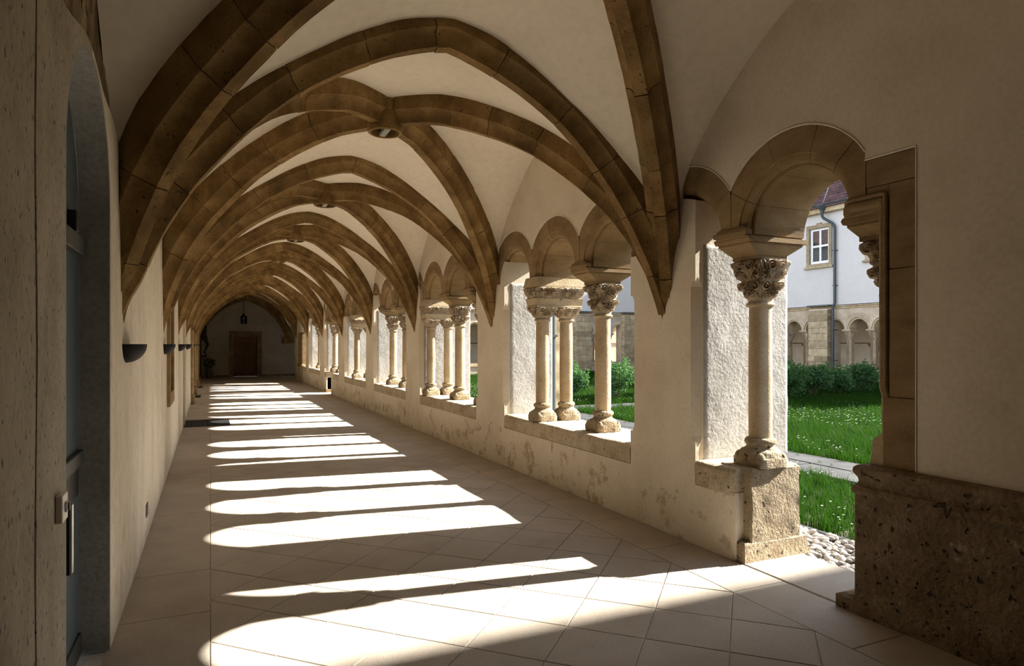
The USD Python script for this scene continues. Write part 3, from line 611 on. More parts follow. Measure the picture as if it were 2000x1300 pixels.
# plastered arch reveal of the near doorway
obj("door_reveal", extr_x(dr.buffer(.027).difference(dr).intersection(sbox(2, 0, 5, 3)), XL - .139, XL - .001), "grey_plaster", wl, smooth=30)
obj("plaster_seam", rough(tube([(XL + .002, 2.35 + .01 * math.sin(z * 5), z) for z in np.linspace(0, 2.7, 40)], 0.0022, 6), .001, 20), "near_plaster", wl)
t = thing("niche_frame", "ochre stone frame of a shallow niche on the left wall beyond the second lamp", "niche", (XL, 9.3, .88))
fr = sbox(8.78, .84, 9.82, 2.38).difference(sbox(8.95, 1.0, 9.65, 2.22))
obj("frame", extr_x(fr, XL - .05, XL + .035), "arch_stone", t); obj("back_panel", bx(XL - .12, XL - .06, 8.86, 9.74, .92, 2.3), "dado_stone", t)

# door_1: the near doorway on the left
d1 = thing("door_1", kind="structure")
obj("door_leaf", extr_x(dr.intersection(sbox(2.75, 0.01, 3.98, 3)), XL - .185, XL - .140), "door_paint", d1)
obj("transom", bx(XL - .15, XL - .105, 2.82, 3.925, 2.05, 2.14, .004), "door_trim", d1); obj("mid_rail", bx(XL - .15, XL - .115, 2.82, 3.925, .985, 1.06, .004), "door_trim", d1)
obj("letter_panel", bx(XL - .15, XL - .128, 3.55, 3.86, .845, .98, .002), "black", d1); obj("bottom_rail", bx(XL - .15, XL - .125, 2.82, 3.925, .01, .12, .004), "door_trim", d1)
obj("latch", bx(XL - .145, XL - .10, 3.64, 3.70, 2.14, 2.24, .004), "black", d1)
h = obj("door_handle", bx(XL - .085, XL - .055, 3.215, 3.245, .63, .93, .004), "black", d1)
obj("grip_plate", bx(XL - .057, XL - .050, 3.22, 3.252, .635, .925, .002), "steel", h)
obj("handle_post", [bx(XL - .15, XL - .07, 3.22, 3.24, z, z + .02) for z in (.68, .86)], "black", h)
d2 = thing("door_2", kind="structure")
obj("door_leaf", bx(XL - .14, XL - .10, 13.76, 15.24, 0.01, 2.24), "grey_plaster", d2)
obj("handle", bx(XL - .10, XL - .07, 13.9, 14.0, 1.0, 1.03), "iron", d2)
t = thing("key_switch", "small cream key switch plate on the near left wall beside the doorway", "switch", (XL, 2.66, 1.04))
obj("plate", bx(XL, XL + .022, 2.615, 2.705, .99, 1.085, .003), "cream_plastic", t); obj("lock_barrel", bx(XL + .02, XL + .03, 2.65, 2.685, 1.02, 1.055, .004), "steel", t); obj("key_slot", bx(XL + .029, XL + .034, 2.662, 2.678, 1.026, 1.05), "black", t)
t = thing("wall_vent", "tiny dark outlet hole low on the left wall", "vent", (XL, 6.05, .22))
obj("cover", bx(XL - .01, XL + .008, 5.98, 6.12, .19, .29, .004), "black", t)
for k, yv in enumerate([BAY0 + BAYL * k + .15 for k in range(7)]):
    lab = ["nearest", "second nearest", "third nearest", "fourth nearest", "fifth nearest", "sixth nearest", "farthest"][k]
    t = thing("wall_lamp", f"{lab} black half-bowl uplight on the left wall", "wall lamp", (XL, yv, 1.5), group="uplights along the left wall")
    A, D, Pj = .20, .115, .115
    u, v = np.meshgrid(np.linspace(0, PI, 22), np.linspace(0, PI / 2, 10), indexing="ij")
    def shell(s, dz): return np.stack([XL + Pj * s * np.sin(u) * np.cos(v), yv + A * s * np.cos(u) * np.cos(v), 1.6 + dz - D * s * np.sin(v)], -1).reshape(-1, 3)
    g = shell(1, 0); hgt = shell(.93, .001)
    q = np.array([[i * 10 + j, (i + 1) * 10 + j, (i + 1) * 10 + j + 1, i * 10 + j + 1] for i in range(21) for j in range(9)])
    rim = np.array([[i * 10, (i + 1) * 10, (i + 1) * 10 + 220, i * 10 + 220] for i in range(21)])
    obj("shade", T(np.vstack([g, hgt]), np.vstack([q, q[:, ::-1] + 220, rim])), "iron", t, smooth=40)
    obj("back_plate", bx(XL - .002, XL + .006, yv - .07, yv + .07, 1.50, 1.585), "iron", t)
    obj("lamp_holder", bx(XL + .02, XL + .06, yv - .06, yv + .06, 1.52, 1.56, .004), "white_paint", t)
for k in (4, 5, 6, 7):
    t = thing("wall_shaft", f"ochre stone wall shaft under the {ORD[k + 2]} transverse rib on the left wall", "pilaster", (XL, BAY0 + BAYL * k, 0))
    yv = BAY0 + BAYL * k
    obj("shaft", bx(XL - .02, XL + .07, yv - .14, yv + .14, .25, 2.0, .03), "arch_stone", t); obj("base", bx(XL - .02, XL + .10, yv - .17, yv + .17, 0, .25, .02), "arch_stone", t)

# ------------------------------------------------------------------ end wall, cross walk
w = sbox(-1.0, 0, 12, 4.35).difference(sbox(1.06, -1, 2.13, 1.97))
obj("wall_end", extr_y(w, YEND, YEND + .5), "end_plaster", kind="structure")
obj("wall_back", bx(-1, XO, YBACK - .3, YBACK, 0, 4.35), "dark_wood", kind="structure")  # unseen dark wall added behind the camera to cut bounced light
obj("wall_cross", bx(11.2, 11.5, YCORNER - .6, YEND + .5, 0, 4.35), "wall_plaster", kind="structure")
d3 = thing("door_3", kind="structure")
fr = sbox(.84, 0, 2.35, 2.24).difference(sbox(1.06, -1, 2.13, 1.97))
obj("door_back", bx(1.06, 2.13, YEND + .16, YEND + .45, 0, 1.97), "dark_wood", d3)  # dark backing added so no daylight shows between the planks
obj("door_frame", extr_y(fr, YEND - .07, YEND + .1), "dado_stone", d3)
for k in range(6): obj("door_plank", bx(1.062 + k * .178, 1.062 + (k + 1) * .178 - .006, YEND + .10, YEND + .15, .012, 1.965, .004), "door_wood", d3)
for z in (.15, .95, 1.72): obj("door_ledge", bx(1.08, 2.11, YEND + .07, YEND + .105, z, z + .12, .006), "door_wood", d3)
obj("door_handle", bx(1.14, 1.17, YEND + .02, YEND + .1, 1.0, 1.06, .004), "iron", d3)
obj("baseboard_end", [bx(XL, .84, YEND - .02, YEND + .01, 0, .09), bx(2.35, 11, YEND - .02, YEND + .01, 0, .09)], "dado_stone", kind="structure")
t = thing("lantern", "black iron lantern hanging from the vault before the far end wall", "lantern", (1.45, 33.2, 2.6))
lx, ly = 1.45, 33.2
obj("chain", tube([(lx, ly, 3.06), (lx, ly, 3.95)], .012, 6), "iron", t)
obj("cap", lathe((lx, ly, 2.90), [(0, .15), (.02, .15), (.09, .05), (.16, .035), (.17, .02)], 6), "iron", t)
fr = obj("cage", [tube([(lx + .12 * math.cos(q), ly + .12 * math.sin(q), 2.6), (lx + .13 * math.cos(q), ly + .13 * math.sin(q), 2.9)], .022, 5) for q in np.arange(6) * PI / 3] + [lathe((lx, ly, z), [(0, .135), (.02, .135)], 6) for z in (2.58,)] + [tube([(lx + .13 * math.cos(q), ly + .13 * math.sin(q), 2.75) for q in np.arange(7) * PI / 3], .018, 5)], "iron", t)
obj("pane", lathe((lx, ly, 2.6), [(0, .108), (.3, .118)], 6), "pane", t)
# crucifix on the left wall near the end, vase on the floor
t = thing("crucifix", "dark carved wooden crucifix figure on a tall post at the far left wall", "sculpture", (XL, 33.2, 0))
obj("post", bx(XL, XL + .10, 33.1, 33.3, .0, 3.3, .01), "dark_wood", t); obj("cross_arm", bx(XL, XL + .09, 32.45, 33.95, 2.55, 2.72, .01), "dark_wood", t)
def hullchain(J):
    parts = []
    def sph(p, r): return m3.Manifold.sphere(r, 20).translate(tuple(p))
    for a, b, ra, rb in J: parts.append((sph(a, ra) + sph(b, rb)).hull())
    M = m3.Manifold.batch_boolean(parts, m3.OpType.Add).refine_to_length(.025).to_mesh()
    tm = trimesh.Trimesh(M.vert_properties[:, :3], M.tri_verts); trimesh.smoothing.filter_taubin(tm, iterations=8); return tm
bxp, byp = XL + .20, 33.2
J = [((bxp, byp, 1.95), (bxp + .02, byp, 2.15), .105, .10), ((bxp + .02, byp, 2.15), (bxp, byp, 2.42), .10, .13), ((bxp, byp - .13, 2.47), (bxp, byp + .13, 2.47), .06, .06), ((bxp, byp, 2.45), (bxp + .05, byp, 2.6), .05, .05), ((bxp + .07, byp, 2.66), (bxp + .10, byp, 2.70), .085, .08)]
for s in (-1, 1):
    J += [((bxp, byp + s * .15, 2.47), (bxp - .03, byp + s * .38, 2.56), .05, .04), ((bxp - .03, byp + s * .38, 2.56), (bxp - .07, byp + s * .62, 2.64), .038, .026), ((bxp - .07, byp + s * .62, 2.64), (bxp - .07, byp + s * .70, 2.67), .03, .02),
          ((bxp, byp + s * .06, 1.92), (bxp + .17, byp + s * .06, 1.60), .08, .06), ((bxp + .17, byp + s * .06, 1.60), (bxp + .02, byp + s * .03, 1.22), .058, .036), ((bxp + .02, byp + s * .03, 1.22), (bxp + .10, byp + s * .03, 1.13), .036, .026)]
obj("figure", hullchain(J), "dark_wood", t, smooth=True)
obj("loincloth", rough(lathe((bxp + .01, byp, 1.78), [(0, .15), (.06, .155), (.14, .135), (.22, .118), (.24, .10)], 20), .012, 14), "dark_wood", t, smooth=50)
obj("foot_rest", bx(XL + .08, XL + .34, 33.1, 33.3, 1.0, 1.09, .01), "dark_wood", t)
t = thing("flower_vase", "dark urn with a bunch of dim flowers on the floor at the far left", "vase", (-.05, 33.3, 0))
obj("urn", lathe((-.05, 33.3, 0), [(0, .13), (.03, .14), (.06, .10), (.15, .15), (.3, .18), (.42, .15), (.48, .12), (.52, .14), (.53, .11), (.5, .08)], 24), "vase_clay", t, smooth=40)
def leaf_cloud(c, rad, n, size, rng, flat=0.6, keep=None):
    """n small folded leaves in an uneven ball"""
    d = rng.normal(size=(n, 3)); d /= np.linalg.norm(d, axis=1, keepdims=True)
    r = rng.uniform(0.35, 1, n) ** 0.5
    p = np.array(c) + d * r[:, None] * np.array(rad)
    a = rng.normal(size=(n, 3)); a[:, 2] *= flat; a /= np.linalg.norm(a, axis=1, keepdims=True)
    b = np.cross(a, d + rng.normal(scale=.5, size=(n, 3))); b /= np.maximum(np.linalg.norm(b, axis=1, keepdims=True), 1e-6)
    s = size * rng.uniform(.6, 1.3, n)[:, None]; nrm = np.cross(a, b)
    v = np.stack([p - a * s, p + b * s * .45 + nrm * s * .15, p + a * s, p - b * s * .45 + nrm * s * .15], 1).reshape(-1, 3)
    k = np.arange(n)[:, None] * 4
    return trimesh.Trimesh(v, np.vstack([k + [0, 1, 2], k + [0, 2, 3]]), process=False)
rng = np.random.default_rng(21)
obj("foliage", leaf_cloud((-.05, 33.3, .72), (.26, .26, .24), 260, .06, rng), "bush_leaf", t, kind="stuff")
obj("blossoms", [trimesh.creation.icosphere(1, .035).apply_translation((-.05 + rng.normal() * .13, 33.3 + rng.normal() * .13, .78 + rng.normal() * .1)) for _ in range(14)], "bloom", t, kind="stuff")
# mats
t = thing("door_mat", "dark grid mat on the floor before the left doorway", "mat", (-.05, 14.5, 0))
obj("frame", extr_z(sbox(XL + .01, 13.85, .36, 15.0).difference(sbox(XL + .03, 13.87, .34, 14.98)), 0, .014), "rubber", t)
obj("grid", [bx(x, x + .012, 13.86, 14.99, .002, .012) for x in np.arange(XL + .03, .34, .04)] + [bx(XL + .02, .35, v, v + .012, .002, .012) for v in np.arange(13.88, 14.98, .045)], "rubber", t, kind="stuff")
obj("underlay", bx(XL + .012, .358, 13.852, 14.998, .0005, .003), "rubber", t)
for yv, lab in ((21.4, "small dark floor mat at the left wall in mid distance"), (26.2, "small dark floor mat at the left wall far down the walk")):
    t = thing("floor_mat", lab, "mat", (-.37, yv + .4, 0)); obj("pad", bx(XL + .02, -.27, yv, yv + .9, .0005, .018, .004), "rubber", t)
    obj("ribs", [bx(XL + .03, -.28, v, v + .02, .017, .021) for v in np.arange(yv + .03, yv + .86, .06)], "rubber", t)

# ------------------------------------------------------------------ the garden
GZ = -0.09
obj("ground", bx(4.0, 60, -20, 50, -.5, GZ - .02), "soil", kind="structure")
gs = thing("gravel_strip", "strip of grey pebbles outside the arcade doorway", "pebbles", (4.5, 3.5, -.08))
obj("gravel_bed", bx(XO, 4.90, YBACK, 30.4, -.3, -.085), "soil", gs)
rng = np.random.default_rng(8)
peb = []
for v in range(5):
    m = trimesh.creation.icosphere(1, 1.0); m.vertices *= 1 + .25 * (meshkit.noise(np.array(m.vertices) * 1.6 + v * 9, v)[:, None] - .5) * 2; peb.append(m)
cell_p = [(x, yv) for x in np.arange(4.18, 4.88, .058) for yv in np.arange(1.8, 7.8, .058)]
order = sorted(cell_p, key=lambda q: np.hypot(q[0] - 4.5, (q[1] - 3.62) * .9)); many = []
for k, (x, yv) in enumerate(order):
    m = peb[k % 5].copy(); s = rng.uniform(.024, .040); m.apply_scale((s * rng.uniform(1.0, 1.5), s, s * .7))
    m.apply_transform(trimesh.transformations.euler_matrix(rng.uniform(-.5, .5), rng.uniform(-.5, .5), rng.uniform(0, 6)))
    m.apply_translation((x + rng.uniform(-.02, .02), yv + rng.uniform(-.02, .02), -.07 + rng.uniform(-.01, .02)))
    if k < 290: obj("pebble", m, "pebble", gs, smooth=True)
    else: many.append(m)
obj("pebble", many, "pebble", gs, smooth=True, kind="stuff")
t = thing("kerb_edging", "narrow stone edging between the pebble strip and the grass", "kerb", (4.93, 3.9, -.1))
for k, yv in enumerate(np.arange(.2, 14, .98)): obj("kerb_stone", bx(4.90, 4.965, yv, yv + .972, -.25, -.055, .006), "paving", t)
pt = thing("garden_path", "grey paved path crossing the lawn", "path", (7.5, 6, GZ))
rng = np.random.default_rng(4)
for yv in np.arange(1.5, 14.0, .62):
    for x in (7.05, 7.62):
        o = rng.uniform(-.01, .01); obj("paving_slab", bx(x + .012, x + .555, yv + o, yv + .605 + o, -.2, GZ + .035 + rng.uniform(0, .008), .006), "paving", pt)
for x in np.arange(7.05, 21, .62):
    for yv in (14.0, 14.6): obj("paving_slab", bx(x, x + .605, yv + .006, yv + .59, -.2, GZ + .035 + rng.uniform(0, .008), .006), "paving", pt)

# grass: tufts of real blades, scattered
def tuft(rng, n, h, rad):
    p = rng.normal(scale=rad, size=(n, 2)); ang = rng.uniform(0, 2 * PI, n); ln = h * rng.uniform(.5, 1.25, n); bend = rng.uniform(.15, .65, n) * ln; w_ = rng.uniform(.003, .0055, n)
    v, f = [], []
    for k in range(n):
        dx, dy = math.cos(ang[k]), math.sin(ang[k]); px, py = -dy * w_[k], dx * w_[k]; x, yq = p[k]; o = len(v)
        v += [(x - px, yq - py, 0), (x + px, yq + py, 0), (x + px * .8 + dx * bend[k] * .3, yq + py * .8 + dy * bend[k] * .3, ln[k] * .6), (x - px * .8 + dx * bend[k] * .3, yq - py * .8 + dy * bend[k] * .3, ln[k] * .6), (x + dx * bend[k], yq + dy * bend[k], ln[k])]
        f += [(o, o + 1, o + 2), (o, o + 2, o + 3), (o + 3, o + 2, o + 4)]
    return trimesh.Trimesh(v, f, process=False)
def scatter(path, protos, mats, pts, scl, rng, label=None, cat=None):
    pi = UsdGeom.PointInstancer.Define(stage, path)
    for k, (m, mt) in enumerate(zip(protos, mats)):
        q = f"{path}/source_{'abcdefgh'[k]}"; usdkit.mesh(stage, q, m, MAT[mt]); pi.CreatePrototypesRel().AddTarget(q)
    n = len(pts)
    pi.CreateProtoIndicesAttr(Vt.IntArray.FromNumpy(rng.integers(0, len(protos), n).astype(np.int32)))
    pi.CreatePositionsAttr(Vt.Vec3fArray.FromNumpy(np.asarray(pts, np.float32)))
    a = rng.uniform(0, 2 * PI, n)
    pi.CreateOrientationsAttr(Vt.QuathArray([Gf.Quath(math.cos(x / 2), 0, 0, math.sin(x / 2)) for x in a]))
    pi.CreateScalesAttr(Vt.Vec3fArray.FromNumpy(np.repeat(scl[:, None], 3, 1).astype(np.float32)))
    tag(path, label, cat, kind="stuff")
rng = np.random.default_rng(77)
N = 60000
pts = np.c_[rng.uniform(4.97, 23.95, N), rng.uniform(-2, 30.05, N), np.full(N, GZ - .02)]
x, yv = pts[:, 0], pts[:, 1]
on_path = ((x > 7.02) & (x < 8.2) & (yv < 14.0)) | ((x > 7.0) & (yv > 13.95) & (yv < 15.2))
joint = on_path & (rng.uniform(size=N) < .02)
pts = pts[~on_path | joint]; x, yv = pts[:, 0], pts[:, 1]; pts[:, 2] += np.where(((x > 7.02) & (x < 8.2) & (yv < 14)), .05, 0)
scl = .45 + .35 * meshkit.fbm(np.c_[x * .6, yv * .6, 0 * x], 3, 6) + .45 * np.clip((x - 8.4) / 5, 0, 1) + rng.uniform(-.1, .15, len(pts))
scl[((x > 7.0) & (x < 8.2) & (yv < 14))] *= .3
scatter("/World/grass", [tuft(rng, 26, .26, .055) for _ in range(4)], ["grass"] * 4, pts, scl, rng, "green lawn of unmown grass in the cloister garden", "grass")
M_ = 26000
pts = np.c_[rng.uniform(5.0, 22, M_), rng.uniform(0, 24, M_), np.zeros(M_)]
x, yv = pts[:, 0], pts[:, 1]
ok = (meshkit.fbm(np.c_[x * .5, yv * .5, 0 * x], 3, 9) > .40) & ~(((x > 6.95) & (x < 8.3) & (yv < 14)) | ((x > 7.0) & (yv > 13.9) & (yv < 15.2)))
pts = pts[ok]; pts[:, 2] = GZ
st = trimesh.util.concatenate([lathe((0, 0, .17), [(0, .004), (.002, .013), (.007, .012), (.009, .003)], 8)])
scl = rng.uniform(.35, 1.0, len(pts)) * (1 + .3 * np.clip((pts[:, 0] - 8.4) / 5, 0, 1))
scatter("/World/daisies", [st], ["petal"], pts, scl, rng, "tiny white daisies dotted over the lawn", "flowers")
# rose bushes
rng = np.random.default_rng(31)
bushes = [(9.3, 15.9, 1.0, 1.0), (10.7, 15.8, 1.05, 1.1), (12.2, 15.9, .9, 1.0), (13.6, 12.9, .95, 1.15), (14.7, 13.2, 1.0, 1.2), (15.9, 13.4, .85, 1.0), (17.2, 13.6, .8, .95), (18.5, 13.7, .85, 1.0), (8.2, 16.2, .9, .9)]
names = ["leafy rose bush with bare stems, left of the yellowish column", "leafy rose bush right behind the yellowish column of the nearest sill", "rose bush close to the first pier, seen right of the yellowish column", "dense rose bush just right of the doorway column", "dense rose bush before the ashlar pier of the east wing", "rose bush below the downpipe of the east wing", "lower rose bush under the far twin arches", "rose bush nearest the right door jamb", "rose bush half hidden by the nearest twin column"]
for (x, yv, r, hgt), lab in zip(bushes, names):
    t = thing("rose_bush", lab, "bush", (x, yv, GZ))
    hgt *= .9
    stems = []
    for _ in range(7):
        a = rng.uniform(0, 2 * PI); e = rng.uniform(.15, .55) * r
        stems.append(tube([(x, yv, GZ - .05), (x + .3 * e * math.cos(a), yv + .3 * e * math.sin(a), GZ + .4 * hgt), (x + e * math.cos(a), yv + e * math.sin(a), GZ + hgt * rng.uniform(.8, 1.05))], np.array([.016, .012, .005]), 5))
    obj("stem", stems, "bark", t)
    lv = [leaf_cloud((x + rng.uniform(-.3, .3) * r, yv + rng.uniform(-.3, .3) * r, GZ + .35 + hgt * rng.uniform(.12, .55)), (.45 * r, .45 * r, .34 * hgt), 420, .05, rng) for _ in range(6)]
    lv += [leaf_cloud((x + rng.uniform(-.5, .5) * r, yv + rng.uniform(-.5, .5) * r, GZ + hgt * rng.uniform(.85, 1.22)), (.10, .10, .18), 34, .045, rng) for _ in range(6)]
    obj("foliage", lv, "bush_leaf", t, kind="stuff")

# ------------------------------------------------------------------ the wings across the garden
def wing(name, label, put, piers_, sup_from, sup_to, s0, s1, zc, eave, twin=(), coarse=False):
    """a two-storey wing in local terms: s along the front, d inwards, z up; put(s, d, z) -> world (for arrays of points)"""
    t = thing(name, label, "building", put(np.array([[(s0 + s1) / 2, 0, 0.0]]))[0])
    def P(m):
        m = m.copy(); v = put(np.array(m.vertices)); return T(v, m.faces)
    def o(nm, m, mat, parent=t, **k):
        ms = m if isinstance(m, list) else [m]
        return obj(nm, [P(q) for q in ms], mat, parent, **k)
    ex = lambda poly, d0, d1: trimesh.util.concatenate([T(np.stack([g.vertices[:, 0], g.vertices[:, 2] + d0, g.vertices[:, 1]], 1), g.faces) for g in [trimesh.creation.extrude_polygon(q, d1 - d0, engine="earcut") for q in getattr(poly, "geoms", [poly])]])
    sups = np.arange(sup_from, sup_to + .01, SP)
    zs, sl = 2.22, .62
    open_ = shapely.ops.unary_union([sbox(a + .001, sl, b - .001, zs) for a, b in zip(sups[:-1], sups[1:])] + [Point((a + b) / 2, zs).buffer(SP / 2 - .12, 24).intersection(sbox(a, zs - .01, b, 9)) for a, b in zip(sups[:-1], sups[1:])])
    solid = shapely.ops.unary_union([sbox(a, -.3, b, zc) for a, b in piers_])
    ringm = lambda a, b: Point((a + b) / 2, zs).buffer(.70, 24).intersection(sbox(a, zs, b, zc - .05))
    bands = shapely.ops.unary_union([ringm(a, b) for a, b in zip(sups[:-1], sups[1:])])
    wallp = sbox(s0, -.3, s1, zc).difference(open_).difference(bands).union(solid)
    o("arcade_wall", ex(wallp.difference(shapely.ops.unary_union([sbox(a + .01, -.3, b - .01, 9) for a, b in piers_])), 0, .5), "far_stone")
    for a, b in zip(sups[:-1], sups[1:]):
        c = (a + b) / 2
        if any(p0 < c < p1 and p0 < a and b < p1 for p0, p1 in piers_): continue
        g = ringm(a, b).difference(Point(c, zs).buffer(SP / 2 - .12, 24)).difference(solid)
        if g.area < .02: continue
        ah = o("arch", ex(g.difference(Point(c, zs).buffer(SP / 2 - .05, 24)).buffer(-.002), -.015, .48), "far_stone")
        r2 = Point(c, zs).buffer(SP / 2 - .05, 24).difference(Point(c, zs).buffer(SP / 2 - .12, 24)).intersection(sbox(a, zs, b, 9)).difference(solid)
        if r2.area > .005: o("arch_roll", ex(r2, .03, .48), "soft_stone", ah)
    for k, sv in enumerate(sups):
        if any(p0 - .02 < sv < p1 + .02 for p0, p1 in piers_): continue
        wide = any(abs(sv - q) < .2 for q in twin)
        cl = o("column", lathe((sv, .24, sl), [(.16, .17 if wide else .085, 8 if wide else 2), (1.14, .16 if wide else .08, 8 if wide else 2)], 16), "column_stone", smooth=40)
        o("base", lathe((sv, .24, sl), [(0, .18 if wide else .15, 8), (.05, .18 if wide else .15, 8), (.09, .14, 3), (.13, .10, 2), (.17, .10, 2)], 16), "base_stone", cl)
        o("capital", capital(sv, .24, sl + 1.13, zs - .13, .19 if wide else .088, .27 if wide else .15, k, 64, 24, .022, pw=7), "carved_stone", cl, smooth=50)
        o("impost", rects([(zs - .14, sv - .13, sv + .13, .12, .36), (zs - .05, sv - .2, sv + .2, -.01, .5), (zs + .001, sv - .2, sv + .2, -.02, .5)]), "far_stone", cl)
    rg = np.random.default_rng(int(s0 * 10) + 5)
    for a, b in piers_:
        o("pier_core", bx(a + .01, b - .01, -.28, .5, -.3, zc - .02), "mortar"); z = -.2
        while z < zc - .08:
            hh = min(rg.uniform(.2, .34), zc - .03 - z); c = a
            cuts = [a, a + (b - a) * rg.uniform(.3, .7), b] if rg.uniform() < .6 else [a, b]
            for c0, c1 in zip(cuts[:-1], cuts[1:]):
                o("ashlar_block", bx(c0 + .006, c1 - .006, -.32 + rg.uniform(-.006, .006), .3, z + .006, z + hh - .006, .008), "ashlar")
            z += hh
    o("sill_course", bx(s0, s1, -.05, .55, sl - .16, sl, .01), "soft_stone")
    o("cornice", [bx(s0, s1, -.05, .5, zc - .02, zc + .06), bx(s0, s1, -.10, .5, zc + .06, zc + .11)], "soft_stone")
    o("flashing", [bx(s0, s1, -.12, .3, zc + .11, zc + .135)] + [bx(a - .05, b + .05, -.36, .3, zc + .09, zc + .16, .01) for a, b in piers_], "lead")
    o("walk_back_wall", bx(s0, s1, 3.6, 3.9, -.3, zc + .2), "wall_plaster"); o("walk_floor", bx(s0, s1, .5, 3.6, -.3, .0), "floor_stone"); o("walk_ceiling", bx(s0, s1, .3, 3.9, zc - .05, zc + .1), "vault_plaster")
    o("string_course", bx(s0, s1, 3.56, 3.62, 1.63, 1.68), "dado_stone")
    for a, b in piers_:
        o("corbel", rects([(1.25, (a + b) / 2 - .04, (a + b) / 2 + .04, 3.45, 3.6), (1.42, (a + b) / 2 - .14, (a + b) / 2 + .14, 3.3, 3.6), (1.62, (a + b) / 2 - .3, (a + b) / 2 + .3, 3.25, 3.6)]), "dado_stone")
    return t, o, ex
put_e = lambda v: np.stack([24.4 + v[:, 1], v[:, 0], v[:, 2]], 1)
e0 = 19.0 - SP * 6
te, oe, ex = wing("east_wing", "white two-storey wing across the garden with a tiled roof over an arcade", put_e, [(12.2, 13.15), (15.88, 16.85), (19.57, 20.55), (23.26, 24.2), (26.95, 27.9)], 18.91 - SP * 7, 18.91 + SP * 10, 11.0, 30.4, 3.14, 7.5, twin=(22.17,))
wins = [(19.6, 20.9), (16.75, 18.05), (13.9, 15.2)]
up = sbox(9.0, 3.1, 30.4, 7.55).difference(shapely.ops.unary_union([sbox(a + .13, 5.13, b - .13, 6.72) for a, b in wins]))
oe("upper_wall", ex(up, .03, .40), "white_wall")
oe("lower_south_wall", bx(9.0, 11.0, 0, .5, -.3, 3.2), "white_wall")
for a, b in wins:
    fr = sbox(a, 4.99, b, 6.86).union(sbox((a + b) / 2 - .13, 6.8, (a + b) / 2 + .13, 6.93)).difference(sbox(a + .15, 5.14, b - .15, 6.70))
    wdw = oe("window", ex(fr, -.02, .22), "ashlar"); oe("window_ledge", bx(a - .08, b + .08, -.10, .1, 4.93, 5.02, .01), "ashlar", wdw)
    sash = sbox(a + .16, 5.145, b - .16, 6.69)
    cs_, cz = (a + b) / 2, 5.92
    holes = [sbox(l, q, r_, s_) for l, r_ in ((a + .26, cs_ - .045), (cs_ + .045, b - .26)) for q, s_ in ((5.26, cz - .045), (cz + .045, 6.60))]
    oe("sash", ex(sash.difference(shapely.ops.unary_union(holes)), .08, .13), "white_paint", wdw)
    for hq in holes: oe("pane", ex(hq.buffer(.01), .10, .106), "pane", wdw)
    oe("blind", [bx(a + .2, b - .2, .19, .215, z, z + .05) for z in np.arange(5.2, 6.65, .07)], "blind", wdw)
    oe("dark_room", bx(a + .1, b - .1, .30, .38, 5.0, 6.8), "black", wdw)
oe("eaves_board", bx(9, 30.4, -.22, .4, 7.30, 7.56, .02), "soft_stone")
gt = []
oe("gutter", [T(*(lambda a_: (np.vstack([np.c_[np.full(len(a_), 9.0), -.30 + .075 * np.cos(a_), 7.62 + .075 * np.sin(a_)], np.c_[np.full(len(a_), 30.4), -.30 + .075 * np.cos(a_), 7.62 + .075 * np.sin(a_)]]), [[k, k + 1, k + 1 + len(a_), k + len(a_)] for k in range(len(a_) - 1)]))(np.linspace(PI, 2 * PI, 9)))] + [bx(9, 30.4, -.385, -.365, 7.60, 7.64)], "pipe")
dp = oe("downpipe", tube([(19.85, -.30, 7.35), (19.85, -.30, 7.15), (19.83, -.24, 7.05), (19.5, -.10, 6.78), (19.42, -.08, 6.66), (19.40, -.08, 6.5), (19.40, -.08, 5), (19.40, -.08, 3.35), (19.40, -.20, 3.2), (19.40, -.20, 3.0), (19.40, -.20, -.1)], .058, 10), "pipe", smooth=40)
oe("rain_head", lathe((19.85, -.30, 7.28), [(0, .07), (.1, .09), (.28, .2), (.36, .2)], 8), "pipe", dp)
oe("pipe_clip", [bx(19.33, 19.47, -.15, .05, z, z + .03) for z in (4.1, 5.6)] + [bx(19.33, 19.47, -.27, .05, z, z + .03) for z in (.9, 2.2)], "pipe", dp)
oe("lightning_wire", tube([(19.75, -.36, 7.66), (20.15, .5, 8.6), (20.9, 2.2, 10.9)], .012, 5), "steel")
# pantiles laid in courses on the slope
SL = math.radians(36); ti = []
def tilemesh(sv, d, z):
    a_ = np.linspace(0, 2 * PI, 9); pr = np.c_[np.linspace(-.125, .125, 9), .022 * np.cos(a_)]
    secs = []
    for u_, lift in ((0, .03), (.36, .0)):
        secs.append([(sv + q[0], d + u_ * math.cos(SL) - (q[1] + lift) * math.sin(SL), z + u_ * math.sin(SL) + (q[1] + lift) * math.cos(SL)) for q in pr] + [(sv + q[0], d + u_ * math.cos(SL) - (q[1] + lift - .018) * math.sin(SL), z + u_ * math.sin(SL) + (q[1] + lift - .018) * math.cos(SL)) for q in pr[::-1]])
    return loft(secs)
rf = oe("roof", [T(np.array([(9, -.34, 7.58), (30.4, -.34, 7.58), (30.4, 5.2, 7.58 + 5.54 * math.tan(SL)), (9, 5.2, 7.58 + 5.54 * math.tan(SL)), (9, -.34, 7.5), (30.4, -.34, 7.5), (30.4, 9, 7.5), (9, 9, 7.5)]), np.array([[0, 1, 2, 3], [0, 4, 5, 1], [2, 6, 7, 3], [1, 5, 6, 2], [0, 3, 7, 4], [4, 7, 6, 5]]))], "roof_tile")
big, small = [], []
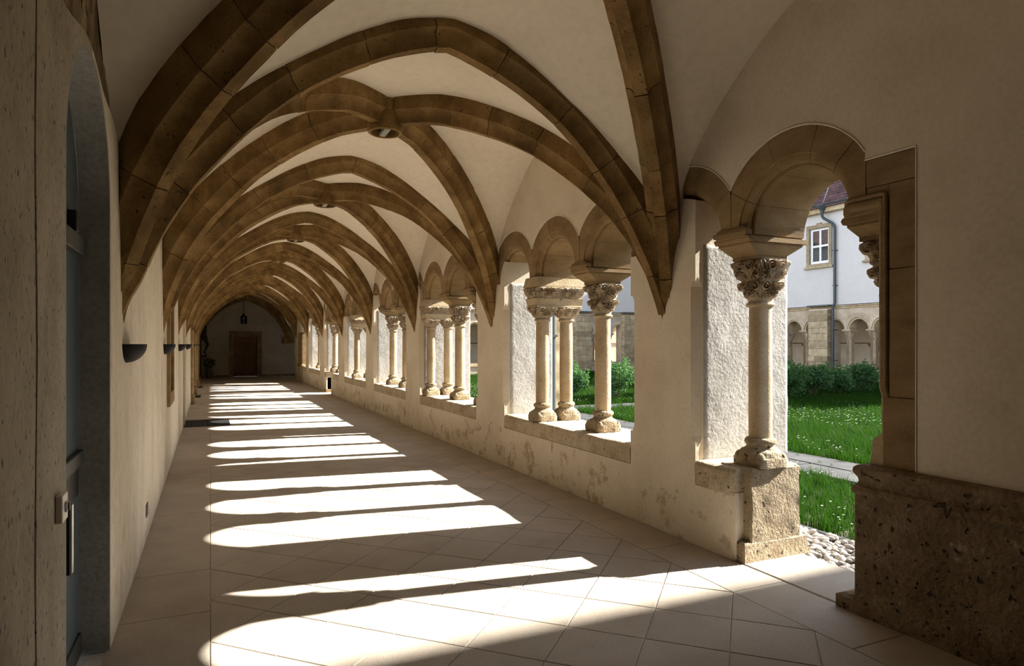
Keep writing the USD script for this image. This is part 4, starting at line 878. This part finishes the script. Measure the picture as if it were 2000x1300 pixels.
for r_ in range(16):
    for sv in np.arange(10.0, 27.0, .25):
        u_ = r_ * .30
        big.append((abs(sv - 20.0) + r_ * .05, tilemesh(sv, -.38 + u_ * math.cos(SL), 7.60 + u_ * math.sin(SL))))
big.sort(key=lambda q: q[0])
for _, m in big[:280]: oe("roof_tile", m, "roof_tile", rf)
oe("roof_tile", [m for _, m in big[280:]], "roof_tile", rf, kind="stuff")
oe("back_wall", bx(9, 30.4, 8.6, 9.0, -.3, 7.5), "white_wall")
put_n = lambda v: np.stack([v[:, 0], 30.5 + v[:, 1], v[:, 2]], 1)
pn = [(10.62, 11.60), (14.93, 15.85), (17.98, 18.97), (21.10, 22.02)]
tn, on, ex = wing("north_wing", "white wing at the end of the garden with ashlar buttress piers between arches", put_n, pn, 11.75 - SP * 1.0 - .02, 11.73 + SP * 10.1, 10.6, 24.3, 3.24, 8, twin=())
on("upper_wall", bx(4.6, 24.3, .05, .45, 3.2, 8.2), "white_wall"); on("west_wall", bx(4.6, 10.62, .0, .5, -.3, 3.24), "white_wall")
on("roof", T(np.array([(4.6, -.3, 8.2), (24.3, -.3, 8.2), (24.3, 6, 14), (4.6, 6, 14), (4.6, -.3, 8.1), (24.3, -.3, 8.1), (24.3, 10, 8.1), (4.6, 10, 8.1)]), np.array([[0, 1, 2, 3], [0, 4, 5, 1], [2, 6, 7, 3], [1, 5, 6, 2], [0, 3, 7, 4], [4, 7, 6, 5]])), "roof_tile")
# the wing at the south side of the garden, beyond the right edge of the picture: its corner shades the doorway, its edge leaned to shape that shadow
obj("south_wing", extr_x(Polygon([(-12, -.3), (2.13, -.3), (.72, 13.5), (-12, 13.5)]), 18, 34), "white_wall", kind="structure")
# downpipe on the buttress beyond the nearest full opening
t = thing("drainpipe", "dark grey green drainpipe standing behind the nearest twin column", "pipe", (4.30, 7.86, GZ))
obj("pipe", tube([(4.305, 7.85, GZ - .05), (4.305, 7.85, 1.5), (4.305, 7.85, 3.4)], .042, 12), "green_pipe", t, smooth=40); obj("clip", [bx(4.255, 4.355, 7.80, 7.97, z, z + .03) for z in (.5, 1.7, 2.9)], "green_pipe", t)
